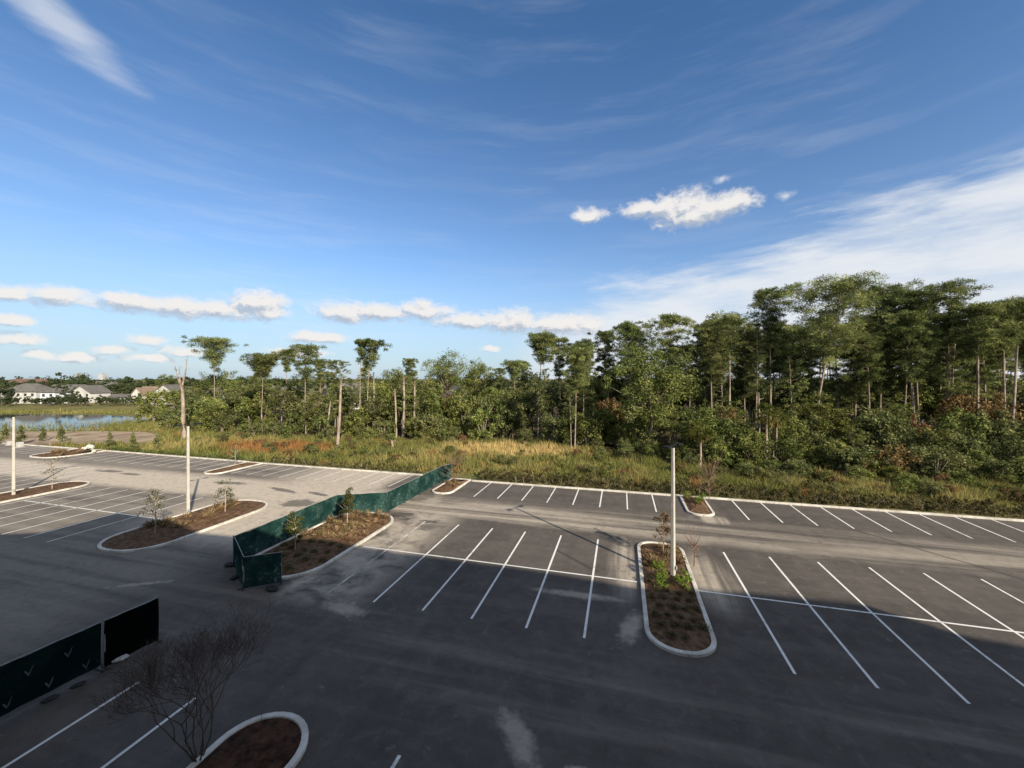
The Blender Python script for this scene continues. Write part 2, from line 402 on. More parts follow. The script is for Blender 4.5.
def build_world():
    w = bpy.data.worlds.new('World'); S.world = w; w.use_nodes = True
    nt = w.node_tree; nt.nodes.clear(); b = NB(nt); N, L = nt.nodes, nt.links
    sky = N.new('ShaderNodeTexSky'); sky.sky_type = 'NISHITA'; sky.sun_disc = False
    sky.sun_elevation = SUN_EL; sky.sun_rotation = SUN_AZ
    sky.altitude = 0; sky.air_density = 1.0; sky.dust_density = 0.6; sky.ozone_density = 2.0
    dirn = N.new('ShaderNodeTexCoord').outputs['Generated']
    sx = N.new('ShaderNodeSeparateXYZ'); L.new(dirn, sx.inputs[0])
    az = b.math('ARCTAN2', sx.outputs[0], sx.outputs[1])
    az = b.math('ADD', az, YAW)                                   # 0 straight ahead of the balcony
    el = b.math('ARCSINE', sx.outputs[2])
    cb = N.new('ShaderNodeCombineXYZ'); L.new(az, cb.inputs[0]); L.new(el, cb.inputs[1])
    P = cb.outputs[0]
    def ae(px, py):
        x, z = (px - HX) / F, (HY - py) / F
        return math.atan2(x, 1), math.atan2(z, math.hypot(x, 1))
    clouds = [(644, 208, 20, 8), (682, 206, 28, 14), (692, 214, 32, 10), (732, 203, 24, 10), (586, 215, 16, 6), (664, 207, 24, 11), (712, 207, 28, 11),
              (10, 292, 26, 7), (58, 297, 38, 9), (135, 301, 36, 8), (180, 307, 50, 8), (222, 310, 44, 8), (258, 304, 28, 12), (268, 312, 20, 7),
              (342, 313, 26, 9), (378, 312, 38, 8), (425, 311, 26, 8), (468, 321, 38, 6), (512, 322, 34, 10), (560, 325, 38, 9), (588, 326, 14, 6), (424, 303, 9, 5),
              (12, 319, 18, 5), (20, 338, 30, 6), (35, 354, 18, 5), (78, 358, 20, 4), (110, 349, 16, 4), (148, 341, 18, 5), (150, 358, 24, 3), (318, 338, 28, 5),
              (190, 352, 26, 4), (490, 349, 9, 3), (300, 352, 26, 5), (600, 350, 20, 4)]
    dens = N.new('ShaderNodeGroup'); g = bpy.data.node_groups.new('cloud density', 'ShaderNodeTree'); dens.node_tree = g
    g.interface.new_socket('P', in_out='INPUT', socket_type='NodeSocketVector')
    g.interface.new_socket('d', in_out='OUTPUT', socket_type='NodeSocketFloat')
    gi = g.nodes.new('NodeGroupInput'); go = g.nodes.new('NodeGroupOutput'); gb = NB(g)
    wn = g.nodes.new('ShaderNodeTexNoise'); wn.inputs['Scale'].default_value = 22; wn.inputs['Detail'].default_value = 4; g.links.new(gi.outputs[0], wn.inputs['Vector'])
    wv = g.nodes.new('ShaderNodeVectorMath'); wv.operation = 'MULTIPLY_ADD'; g.links.new(wn.outputs['Color'], wv.inputs[0]); wv.inputs[1].default_value = (0.04, 0.02, 0)
    wo = g.nodes.new('ShaderNodeVectorMath'); wo.operation = 'SUBTRACT'; g.links.new(gi.outputs[0], wo.inputs[0]); wo.inputs[1].default_value = (0.02, 0.01, 0); g.links.new(wo.outputs[0], wv.inputs[2])
    p = wv.outputs[0]; acc = None
    for (x, y, rx, ry) in clouds:
        a, e = ae(x, y); a1, _ = ae(x - rx, y); a2, _ = ae(x + rx, y); _, e1 = ae(x, y + ry); _, e2 = ae(x, y - ry)
        f = gb.blob(p, a, e, (a2 - a1) * 1.15, (e2 - e1) * 1.2)
        acc = f if acc is None else gb.math('MAXIMUM', acc, f)
    np_ = gb.mapping(p, sc=(1, 1.5, 1))
    nz = gb.noise(np_, 26, 7, 0.62); nz2 = gb.noise(np_, 11, 3, 0.5)
    acc = gb.math('ADD', acc, gb.math('MULTIPLY', gb.math('SUBTRACT', nz, 0.5), 0.70))
    acc = gb.math('ADD', acc, gb.math('MULTIPLY', gb.math('SUBTRACT', nz2, 0.5), 0.55))
    nz3 = gb.noise(np_, 75, 5, 0.65)
    acc = gb.math('ADD', acc, gb.math('MULTIPLY', gb.math('SUBTRACT', nz3, 0.5), 0.5))
    g.links.new(acc, go.inputs[0])
    L.new(P, dens.inputs[0]); d0 = dens.outputs[0]
    up = N.new('ShaderNodeGroup'); up.node_tree = g
    L.new(b.mapping(P, loc=(0.008, 0.014, 0)), up.inputs[0]); d1 = up.outputs[0]
    cmask = b.math('MULTIPLY', b.rng(d0, 0.33, 0.80), 0.97)
    lit = b.rng(b.math('SUBTRACT', d0, d1), -0.22, 0.16)
    # cirrus: stretched wisps, a bank low on the right, a streak high on the left
    warp = N.new('ShaderNodeTexNoise'); warp.inputs['Scale'].default_value = 2.5; warp.inputs['Detail'].default_value = 2; L.new(P, warp.inputs['Vector'])
    va = N.new('ShaderNodeVectorMath'); va.operation = 'MULTIPLY_ADD'; L.new(warp.outputs['Color'], va.inputs[0]); va.inputs[1].default_value = (0.22, 0.06, 0); L.new(P, va.inputs[2])
    Q = va.outputs[0]
    w1 = b.noise(b.mapping(Q, rot=(0, 0, R(14)), sc=(0.8, 7.5, 1)), 2.6, 10, 0.64)
    w2 = b.noise(b.mapping(Q, rot=(0, 0, R(-22)), sc=(1.5, 7.5, 1)), 2.6, 9, 0.62)
    sp = N.new('ShaderNodeSeparateXYZ'); L.new(P, sp.inputs[0]); A, E_ = sp.outputs[0], sp.outputs[1]
    a0, e0 = ae(590, 318); a1, e1 = ae(1024, 186)
    sl = (e1 - e0) / (a1 - a0)
    line = b.math('SUBTRACT', b.math('ADD', b.math('MULTIPLY', b.math('SUBTRACT', A, a0), sl), e0), E_)   # >0 below the bank's upper edge
    line = b.math('ADD', b.math('ADD', line, 0.035), b.math('MULTIPLY', b.math('SUBTRACT', w2, 0.5), 0.26))
    bank = b.math('MULTIPLY', b.rng(line, -0.05, 0.055), b.rng(A, -0.04, 0.16))
    bank = b.math('MULTIPLY', bank, b.rng(b.noise(b.mapping(Q, rot=(0, 0, R(-18)), sc=(1.3, 5, 1)), 2.6, 9, 0.64), 0.26, 0.60, 0.42, 1.0))
    s1, t1 = ae(64, 27)
    streak = b.blob(P, s1, t1, 0.17, 0.05, R(-24))
    streak = b.rng(b.math('ADD', streak, b.math('MULTIPLY', b.math('SUBTRACT', w2, 0.5), 1.2)), 0.22, 0.95)
    wisps = b.math('MULTIPLY', b.rng(w1, 0.44, 0.72), b.rng(E_, 0.05, 0.45, 1.0, 0.45))
    cov = b.math('MULTIPLY', b.math('MULTIPLY', wisps, b.rng(b.noise(P, 1.7, 3, 0.5), 0.38, 0.62, 0.35, 1.0)), 0.25)
    cov = b.math('MAXIMUM', cov, b.math('MULTIPLY', bank, 0.93))
    cov = b.math('MAXIMUM', cov, b.math('MULTIPLY', streak, 0.55))
    for px, py, w_, h_ in ((785, 196, 16, 9), (722, 179, 15, 8)):       # two faint scraps of cloud
        a_, e_ = ae(px, py); a2_, _ = ae(px + w_, py); _, e2_ = ae(px, py - h_)
        sc_ = b.rng(b.math('ADD', b.blob(P, a_, e_, a2_ - a_, e2_ - e_), b.math('MULTIPLY', b.math('SUBTRACT', b.noise(P, 40, 5, 0.6), 0.5), 1.6)), 0.25, 1.1)
        cov = b.math('MAXIMUM', cov, b.math('MULTIPLY', sc_, 0.75))
    # unseen cloud added overhead and behind the building to lift and whiten the shade
    fill_veil = b.math('MAXIMUM', b.rng(b.math('ABSOLUTE', A), 1.05, 1.7), b.rng(E_, 0.80, 1.05))
    fill_veil = b.math('MULTIPLY', fill_veil, b.rng(w1, 0.25, 0.6, 0.22, 0.56))
    cov = b.math('MAXIMUM', cov, fill_veil)
    haze = b.rng(E_, 0.0, 0.32, 0.72, 0.0)
    SKYG = (0.80, 0.95, 1.12)
    base = b.mix(1.0, sky.outputs[0], SKYG, 'MULTIPLY')
    base = b.mix(b.rng(E_, 0.28, 0.80, 0.0, 1.0), base, b.mix(1.0, base, (0.66, 0.85, 0.93), 'MULTIPLY'))
    K = CLOUD
    c = b.mix(haze, base, (K * 0.52, K * 0.66, K * 0.82))
    c = b.mix(cov, c, (K * 0.90, K * 0.93, K * 0.97))
    cc = b.mix(lit, (K * 0.50, K * 0.56, K * 0.66), (K * 0.98, K * 0.95, K * 0.92))
    c = b.mix(cmask, c, cc)
    bg = N.new('ShaderNodeBackground'); bg.inputs['Strength'].default_value = SKY_STRENGTH
    L.new(c, bg.inputs[0])
    o = N.new('ShaderNodeOutputWorld'); L.new(bg.outputs[0], o.inputs[0])
    w.cycles.sampling_method = 'MANUAL'; w.cycles.sample_map_resolution = 512
CLOUD, SKY_STRENGTH = 6.2, 0.074
build_world()

# ------------------------------------------------------------------ ground, lot, kerbs, water
mb = MB(); e = 4000
mb.add([(-e, -e, -0.04), (e, -e, -0.04), (e, e, -0.04), (-e, e, -0.04)], [(0, 1, 2, 3)])
tag(mb.build('ground', M['ground']), kind='structure')

edge = [(75, 44.0), (-17.3, 44.0), (-17.3, 44.3), (-24.2, 45.0), (-49.2, 45.2), (-51.8, 45.4), (-83.0, 46.1), (-90.5, 46.1), (-150, 46.9)]
mb = MB()
mb.add([(p[0], p[1], 0) for p in [(-150, -1.5), (75, -1.5)] + edge], [tuple(range(2 + len(edge)))])
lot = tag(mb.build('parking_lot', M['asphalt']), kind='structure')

def kerb_strip(mb, pts, w=0.2, h=0.15):
    for a, c in zip(pts[:-1], pts[1:]):
        dx, dy = c[0] - a[0], c[1] - a[1]; l = math.hypot(dx, dy)
        mb.box(((a[0] + c[0]) / 2, (a[1] + c[1]) / 2, h / 2 - 0.02), (l, w, h + 0.04), math.atan2(dy, dx))
mb = MB()
for pts in ([(75, 44.12), (8.1, 44.12)], [(5.8, 44.12), (-17.0, 44.12)], [(-24.0, 45.12), (-49.0, 45.3)], [(-52.0, 45.5), (-82.6, 46.2)], [(-89.8, 46.3), (-150, 47.0)]):
    kerb_strip(mb, pts, 0.3)
tag(mb.build('kerb', M['concrete'], bevel=0.03), kind='structure')

def line(x0, y0, x1, y1, w=0.12, m='paint'):
    mb = MB(); dx, dy = x1 - x0, y1 - y0; l = math.hypot(dx, dy); nx, ny = -dy / l * w / 2, dx / l * w / 2
    mb.add([(x0 - nx, y0 - ny, 0.004), (x1 - nx, y1 - ny, 0.004), (x1 + nx, y1 + ny, 0.004), (x0 + nx, y0 + ny, 0.004)], [(0, 1, 2, 3)])
    return mb.build('parking_line', M[m], lot)
def split_line(x, ylo, yhi, yc, m='paint', w=0.12):      # one stripe that stops at the centre stripe it crosses
    line(x, ylo, x, yc - 0.066, w, m); line(x, yc + 0.066, x, yhi, w, m)
for k, x in enumerate((-16.05, -13.0, -10.05, -7.32, -4.47, -1.67)):
    split_line(x, 18.9, 30.75, 24.95, 'paint_faded' if k == 0 else 'paint')
for k in range(9): split_line(6.92 + 2.83 * k, 18.9, 30.8, 24.85)
line(-17.95, 24.95, 0.95, 24.95); line(4.3, 24.85, 40, 24.85)
for k in range(8): line(-14.6 + 2.53 * k, 38.45, -14.6 + 2.53 * k, 43.96)
for k in range(12): line(10.65 + 2.52 * k, 38.4, 10.65 + 2.52 * k, 43.96)
for k in range(10): line(-48.0 + 2.53 * k, 39.5, -48.0 + 2.53 * k, 44.95, 0.12, 'paint')
for k in range(11): line(-80.0 + 2.53 * k, 40.2, -80.0 + 2.53 * k, 45.3, 0.14, 'paint')
for k in range(4): line(-101.0 + 2.53 * k, 41.0, -101.0 + 2.53 * k, 46.2, 0.14, 'paint')
for k in range(7): line(-41.2 - 2.7 * k, 19.4, -41.2 - 2.7 * k, 30.9, 0.12, 'paint')
line(-57.6, 25.4, -38.0, 25.15)
for k in range(8): line(-66.0 - 2.7 * k, 26.0, -66.0 - 2.7 * k, 37.0, 0.14, 'paint')
for x in (-18.65, -15.65, -6.9): line(x, 5.0, x, 11.45)

mb = MB()
dp = [D(-300, 75), D(-100, 74), D(60, 73.5), D(120, 73), D(150, 75), D(160, 80), D(157, 86), D(146, 90), D(105, 91.5), D(0, 91), D(-300, 92)]
mb.add([(x, y, -0.030) for x, y in dp], [tuple(range(len(dp)))])
tag(mb.build('dirt_patch', M['dirt']), kind='structure')
pw = [D(-330, 97), D(-100, 93), D(60, 92), D(112, 93), D(135, 97), D(166, 99), D(168, 110), D(150, 122), D(105, 131), D(20, 136), D(-200, 139), D(-400, 140)]
mb = MB(); mb.add([(x, y, -0.024) for x, y in pw], [tuple(range(len(pw)))])
tag(mb.build('pond', M['water']), kind='structure')
ff = [D(585, 62), D(700, 52), D(900, 46), D(1250, 40), D(1500, 80), D(1100, 260), D(560, 220), D(230, 150), D(190, 100), D(330, 80), D(450, 76)]
mb = MB(); mb.add([(x, y, -0.036) for x, y in ff], [tuple(range(len(ff)))])
tag(mb.build('forest_floor', M['litter']), kind='structure')

# ------------------------------------------------------------------ planting islands
def rounded(x0, y0, x1, y1, r_lo, r_hi, n=8):
    pts = []
    for cx, cy, r, a0 in ((x1 - r_lo, y0 + r_lo, r_lo, -90), (x1 - r_hi, y1 - r_hi, r_hi, 0), (x0 + r_hi, y1 - r_hi, r_hi, 90), (x0 + r_lo, y0 + r_lo, r_lo, 180)):
        for k in range(n + 1):
            a = R(a0 + 90 * k / n); pts.append((cx + r * math.cos(a), cy + r * math.sin(a)))
    return pts
def inset(pts, d):
    n = len(pts); out = []
    for i in range(n):
        a, p, c = pts[i - 1], pts[i], pts[(i + 1) % n]
        t1 = Vector((p[0] - a[0], p[1] - a[1])); t2 = Vector((c[0] - p[0], c[1] - p[1]))
        t = (t1.normalized() if t1.length > 1e-6 else Vector()) + (t2.normalized() if t2.length > 1e-6 else Vector())
        t.normalize(); out.append((p[0] - t.y * d, p[1] + t.x * d))
    return out
def island(pts, label, w=0.22, mulch='mulch'):
    cx = sum(p[0] for p in pts) / len(pts); cy = sum(p[1] for p in pts) / len(pts)
    t = tag(empty('planting_island', (cx, cy, 0)), label, 'traffic island')
    P = [(x - cx, y - cy) for x, y in pts]; I = inset(P, w); n = len(P)
    rg = np.random.default_rng(int(abs(cx * 100)))
    v, f = [], []
    for ring, z in ((P, -0.02), (P, 0.125), (inset(P, 0.03), 0.15), (inset(P, w - 0.02), 0.15), (I, 0.12), (I, -0.02)):
        v += [(x, y, z) for x, y in ring]
    for r in range(5):
        for i in range(n): f.append((r * n + i, r * n + (i + 1) % n, (r + 1) * n + (i + 1) % n, (r + 1) * n + i))
    mb = MB(); mb.add(v, f); mb.build('kerb', M['concrete'], t)
    # mulch: mounded rings towards the middle
    v, f = [], []; rings = 7
    for k in range(rings):
        s = 1 - k / rings
        for x, y in I:
            v.append((x * s, y * s, 0.08 + 0.16 * (1 - s * s) + (rg.normal(0, 0.02) if k else 0)))
    v.append((0, 0, 0.25)); c = len(v) - 1
    for k in range(rings - 1):
        for i in range(n): f.append((k * n + i, k * n + (i + 1) % n, (k + 1) * n + (i + 1) % n, (k + 1) * n + i))
    for i in range(n): f.append(((rings - 1) * n + i, (rings - 1) * n + (i + 1) % n, c))
    mb = MB(); mb.add(v, f); mb.build('mulch', M[mulch], t, smooth=True)
    return t
island(rounded(1.1, 18.8, 4.25, 31.1, 1.5, 1.2), 'long mulched island with bright green shrubs and the right lot lamp pole')
island(rounded(-24.1, 19.2, -18.4, 31.3, 2.6, 2.4), 'mulched island hugged by the green screened fence, two staked young trees on it')
island(rounded(-37.7, 19.4, -31.9, 31.3, 2.6, 2.4), 'mulched island with the middle lamp pole between two parking areas')
island(rounded(-62.9, 19.4, -58.2, 31.8, 2.1, 2.0), 'mulched island at the left picture edge with the leftmost lamp pole')
island(rounded(5.75, 38.3, 8.1, 44.2, 1.0, 0.15), 'small mulched island in the far row straight behind the right lamp pole')
island(rounded(-19.7, 38.3, -17.2, 44.5, 1.1, 0.15), 'small mulched island at the far end of the green fence')
island(rounded(-51.9, 38.4, -49.1, 45.4, 1.2, 0.15), 'small mulched island in the far row left of the fence, behind the middle pole')
island(rounded(-89.8, 39.4, -82.7, 46.3, 2.6, 0.15), 'wide island with pale rubble near the pond at far left')
island(rounded(-13.0, 3.0, -9.85, 11.75, 1.4, 1.55), 'mulched island with a rounded kerb nose at the bottom of the picture', mulch='mulch_dark')

# ------------------------------------------------------------------ foliage
def unit(a): return a / (np.linalg.norm(a, axis=1, keepdims=True) + 1e-9)
def quads(Pc, Dn, Nn, Ls, Ws):
    Sd = unit(np.cross(Dn, Nn)); Ls = Ls[:, None]; Ws = Ws[:, None]
    V = np.stack([Pc - Dn * Ls / 2, Pc + Sd * Ws / 2 + Dn * Ls * 0.05, Pc + Dn * Ls / 2, Pc - Sd * Ws / 2 + Dn * Ls * 0.05], 1).reshape(-1, 3)
    return V, np.arange(len(V), dtype=np.int32).reshape(-1, 4)
def tufts(rg, C, Rd, n, L, W, up=0.35, flat=0.65, tint0=None):
    """needle sprays bursting from clump centres"""
    k = len(C); C = np.repeat(C, n, 0); Rr = np.repeat(Rd, n)
    d = unit(rg.normal(size=(k * n, 3)) * [1, 1, flat] + [0, 0, up])
    r = Rr * rg.random(k * n) ** 0.45
    P = C + d * r[:, None] * [1, 1, flat]
    dn = unit(d + rg.normal(0, 0.45, (k * n, 3)))
    nn = unit(rg.normal(size=(k * n, 3)))
    V, Fq = quads(P, dn, nn, L * rg.uniform(0.7, 1.3, k * n), W * rg.uniform(0.7, 1.3, k * n))
    base = np.repeat(rg.uniform(0.1, 0.8, k) if tint0 is None else tint0, n)
    return V, Fq, np.clip(base + rg.normal(0, 0.17, k * n), 0, 1)
def leaves(rg, C, Rd, n, L, W, flat=0.75, tint0=None):
    """broad leaves over lumpy clumps, thicker near each clump's skin"""
    k = len(C); C = np.repeat(C, n, 0); Rr = np.repeat(Rd, n)
    d = unit(rg.normal(size=(k * n, 3)))
    P = C + d * (Rr * rg.uniform(0.35, 1.08, k * n))[:, None] * [1, 1, flat]
    nn = unit(d * 0.8 + rg.normal(0, 0.7, (k * n, 3)) + [0, 0, 0.5])
    dn = unit(np.cross(nn, rg.normal(size=(k * n, 3))))
    V, Fq = quads(P, dn, nn, L * rg.uniform(0.6, 1.4, k * n), W * rg.uniform(0.6, 1.4, k * n))
    base = np.repeat(rg.uniform(0.2, 0.8, k) if tint0 is None else tint0, n)
    return V, Fq, np.clip(base + rg.normal(0, 0.19, k * n), 0, 1)

def pine_meshes(seed, h, cb, R_, dens=1.0, lean=(0, 0), umb=False, lw=1.0):
    """a tall pine: bare trunk, irregular open crown from height cb to h, radius R_"""
    rg = np.random.default_rng(seed)
    mb = MB()
    r0 = max(0.14, h * 0.0085)
    ts = np.linspace(0, 1, 9); ph = rg.uniform(0, 6, 2)
    def tp(t): return np.array([lean[0] * t ** 1.2 + 0.25 * math.sin(3.1 * t + ph[0]) * t, lean[1] * t ** 1.2 + 0.25 * math.sin(2.7 * t + ph[1]) * t, h * 0.97 * t])
    mb.tube([tp(t) for t in ts], [r0 * (1.25 if t == 0 else 1) * (1 - 0.80 * t) for t in ts], 7)
    nl = int((20 + 4.2 * R_ + 1.25 * (h - cb)) * dens); C = []; Rd = []
    az0 = rg.uniform(0, 6.28); az = rg.uniform(0, 6.28)
    for i in range(nl):
        t = (i + rg.uniform(0, 1)) / nl
        z = cb + (h - cb) * t ** (0.6 if umb else 0.85)
        az += 2.4 + rg.normal(0, 0.5)
        prof = (0.14 + 0.98 * t ** 0.75) * (1 if t < 0.8 else 0.72) if umb else max(0.22, math.sin(math.pi * (0.10 + 0.72 * t)) ** 0.7)
        ln = R_ * prof * rg.uniform(0.45, 1.05) * (1 + 0.20 * math.cos(az - az0))
        b0 = tp(min(z / (h * 0.97), 1)); rise = rg.uniform(0.0, 0.35) + 0.15 * t if umb else rg.uniform(-0.05, 0.65) + 0.6 * t * t
        dv = np.array([math.cos(az), math.sin(az), 0])
        b1 = b0 + dv * ln * 0.55 + [0, 0, ln * 0.5 * rise * 0.6]; b2 = b0 + dv * ln + [0, 0, ln * rise * 0.95]
        b1[2] = min(b1[2], h * 0.985); b2[2] = min(b2[2], h - 0.02 * h * (1 - t) - 0.25 * ln * rg.random())
        mb.tube([b0, b1, b2], [r0 * 0.26 * (1.1 - 0.6 * t), r0 * 0.15, 0.02], 4, cap=False)
        for q in range((2 + (i % 2) if umb else rg.integers(3, 5)) if dens > 0.7 else 2):
            s = rg.uniform(0.4, 1.0)
            p = (b0 * (1 - s) + b2 * s) + rg.normal(0, 0.16 * ln + 0.22, 3) * [1, 1, 0.75] + [0, 0, 0.15]
            p[2] = min(p[2], h + 0.1)
            C.append(p); Rd.append((0.36 + 0.105 * R_) * rg.uniform(0.65, 1.25))
    C.append(tp(1) + [0, 0, 0.2]); Rd.append(0.5 + 0.12 * R_)
    # dead stubs below the crown
    for i in range(4):
        z = cb * rg.uniform(0.55, 1); a = rg.uniform(0, 6.28); b0 = tp(z / (h * 0.97)); l = rg.uniform(0.6, 1.8)
        mb.tube([b0, b0 + np.array([math.cos(a) * l, math.sin(a) * l, rg.uniform(-0.3, 0.4)])], [0.05, 0.015], 3, cap=False)
    V, Fq, T = tufts(rg, np.array(C), np.array(Rd), 84, 0.60 * lw, 0.082 * lw, flat=0.72)
    return mb.mesh('trunk', M['bark'], True), np_mesh('crown', V, Fq, M['pine'], T)

def broad_meshes(seed, h, R_, cb=None, n=40, leaf=0.34, m='broad', lobes=True, per=130, bark='bark_dark'):
    rg = np.random.default_rng(seed); mb = MB(); cb = h * 0.3 if cb is None else cb
    r0 = max(0.10, h * 0.016); th = cb + (h - cb) * 0.55
    wob = [np.array([rg.normal(0, 0.03 * h) * t, rg.normal(0, 0.03 * h) * t, th * t]) for t in (0, 0.35, 0.7, 1)]
    mb.tube(wob, [r0 * 1.2, r0 * 0.85, r0 * 0.6, r0 * 0.3], 6)
    C = []; Rd = []
    for i in range(n):
        u = unit(rg.normal(size=(1, 3)))[0]; rr = rg.uniform(0.25, 0.86)
        z = cb + (h - cb) * (0.5 + 0.5 * u[2] * rr)
        taper = 0.75 + 0.35 * math.sin(math.pi * min(1, max(0, (z - cb) / (h - cb))))
        p = np.array([u[0] * R_ * rr * taper, u[1] * R_ * rr * taper, z]); C.append(p)
        Rd.append(R_ * rg.uniform(0.10, 0.24))
        if i % 3 == 0:
            s = wob[2] * 0.6 + wob[1] * 0.4; mb.tube([s, (s + p) / 2 + [0, 0, 0.2], p], [r0 * 0.35, r0 * 0.2, 0.02], 4, cap=False)
    V, Fq, T = leaves(rg, np.array(C), np.array(Rd), per, leaf, leaf * 0.55)
    return mb.mesh('trunk', M[bark], True), np_mesh('crown', V, Fq, M[m], T)

def put_tree(name, meshes, loc, label, cat='tree', group=None, rz=0.0, scale=1.0):
    t = tag(empty(name, (loc[0], loc[1], -0.04), rz), label, cat, group)
    t.scale = (scale, scale, scale)
    for me in meshes: link(bpy.data.objects.new(me.name.split('.')[0], me), t)
    return t

# --- the pines that stand out, each by its bearing, top, crown and depth
def pine(px, ytop, ycb, wpx, Z, label, dens=1.0, lean_px=0, name='pine_tree', seed=None, umb=False):
    h = HT(ytop, Z) - 1.3; cb = HT(ycb, Z); r = wpx / 2 * Z / F
    r *= 0.78; l = lean_px * Z / F
    return put_tree(name, pine_meshes(seed or int(px * 7 + ytop), h, cb, r, dens, (l * CU, l * SU), umb), D(px, Z), label)
PINES = [
    (214, 335, 366, 50, 118, 'flat topped lone pine between the dead snag and the middle lamp pole', 1.15, 0),
    (261, 350, 376, 42, 87, 'pine with a small dense crown, second pine right of the middle lamp pole', 1.0, 2),
    (287, 346, 372, 22, 110, 'slim pine just left of the sparse wide pine in the left group', 0.8, 0),
    (304, 341, 384, 44, 90, 'sparse wide pine whose branches show, left of the broken pale trunk', 0.75, 2),
    (360, 334, 360, 18, 84, 'nearly bare tall pine, left of the close pair behind the lot', 0.5, 2),
    (367, 336, 368, 36, 85, 'tall pine with thin tufted crown, right of the close pair behind the lot', 0.75, 3),
    (515, 357, 378, 28, 100, 'small pine left of the tall umbrella pine in the middle', 0.9, 0),
    (538, 329, 362, 46, 82, 'tall umbrella pine in the middle standing clear of the forest', 1.05, 3),
    (560, 334, 380, 32, 96, 'pine close on the right side of the middle umbrella pine', 0.9, 0),
    (583, 336, 385, 34, 88, 'narrow pine in front of the low cumulus cloud', 0.85, 0),
    (606, 327, 372, 26, 92, 'small topped pine just left of the big broad tree', 0.85, 0),
    (628, 319, 372, 50, 84, 'pine rising behind the left shoulder of the big broad tree', 1.1, 2),
    (673, 310, 372, 46, 80, 'pale open pine rising behind the right shoulder of the big broad tree', 0.95, -2),
    (722, 311, 372, 66, 74, 'round headed pine with rusty vines, between the broad tree and the tall spindly pine', 1.15, 0),
    (770, 283, 345, 54, 72, 'tall spindly pine above the cabbage palm, standing over its neighbours', 0.95, 2),
    (812, 276, 356, 84, 65, 'leaning pine with the tallest heavy crown at right', 1.25, 27),
    (880, 283, 350, 62, 74, 'dense pine right behind the leaning pine', 1.1, 4),
    (915, 287, 352, 52, 70, 'pine with a slanting trunk between the dense pine and the open crowned pine', 1.0, -10),
    (947, 276, 330, 60, 67, 'open crowned pine with sky showing through its flat top, near the right edge', 0.75, 3),
    (976, 298, 352, 50, 62, 'pine just right of the open crowned pine', 1.0, 6),
    (1003, 296, 356, 52, 64, 'second pine from the right picture edge', 1.0, 4),
    (1030, 292, 352, 60, 66, 'pine cut by the right picture edge', 1.0, 0),
    (745, 330, 388, 40, 80, 'shorter pine tucked in left of the tall spindly pine', 1.0, 0),
    (795, 322, 395, 40, 78, 'shorter pine tucked in between the tall spindly and the leaning pine', 1.0, 0),
    (855, 318, 392, 50, 70, 'lower leafy pine in front of the dense pine', 1.1, 0),
]
for (px, yt, yc, w, Z, lab, dn, ln) in PINES:
    right = px > 600
    pine(px, yt, yc + (8 if right else 3), w * (1.30 if right else 1.28), Z, lab, dn, ln, umb=(not right) or px in (722, 770, 947, 1003))

# --- filler pines deeper in the wood: six meshes, copied
protos = [pine_meshes(900 + i, 22 + 1.2 * i, (9.5, 12.5, 8.0)[i % 3] + 0.8 * i, 3.2 + 0.2 * i, (0.8, 0.95, 0.6)[i % 3], (rng.normal(0, 0.8), rng.normal(0, 0.8))) for i in range(6)]
fr = np.random.default_rng(21)
spots = []
for i in range(84):
    px = fr.uniform(565, 1100); Z = fr.uniform(66, 125)
    yt = np.interp(px, [560, 620, 700, 800, 900, 1100], [352, 334, 326, 312, 308, 310]) + fr.uniform(-2, 34)
    spots.append((px, Z, yt))
for i, (px, Z, yt) in enumerate(spots):
    k = i % 6; hh = HT(yt, Z)
    put_tree('pine_tree', protos[k], D(px, Z), 'pine deep in the right hand wood behind the front row of pines', group='pines deep in the right hand wood',
             rz=fr.uniform(0, 6.28), scale=hh / (22 + 1.2 * k))
for i in range(16):
    px = fr.uniform(225, 560); Z = fr.uniform(108, 150); yt = fr.uniform(358, 378); k = (i * 5) % 6
    put_tree('pine_tree', protos[k], D(px, Z), 'low pine behind the scattered tall pines of the left wood', group='pines deep in the left hand wood',
             rz=fr.uniform(0, 6.28), scale=HT(yt, Z) / (22 + 1.2 * k))

# --- broad trees
def broad(px, ytop, wpx, Z, label, ycb=None, **kw):
    h = HT(ytop, Z); kw.setdefault('n', 85); kw.setdefault('per', 75)
    return put_tree(kw.pop('name', 'broadleaf_tree'), broad_meshes(int(px * 3 + ytop), h, wpx / 2 * Z / F, None if ycb is None else HT(ycb, Z), **kw), D(px, Z), label)
broad(652, 328, 96, 64, 'big broad tree with pale limbs behind the right lamp pole', 440, n=170, per=85)
broad(446, 347, 62, 104, 'rounded broad tree rising over the white gables in the middle', 392, n=110)
broad(478, 358, 44, 108, 'smaller rounded tree on the right of the one over the white gables', 392)
broad(392, 366, 46, 112, 'bushy crown behind the bare grey trunks in the middle', 395)
broad(222, 365, 44, 128, 'low dense crown behind the lone flat topped pine', 400)
broad(166, 371, 24, 190, 'dark round tree behind the house with dark posts', 395)
broad(820, 388, 60, 62, 'leafy green small tree left of the leaning pine foot', 450)
broad(705, 400, 60, 58, 'leafy small tree right of the right lamp pole top', 455)

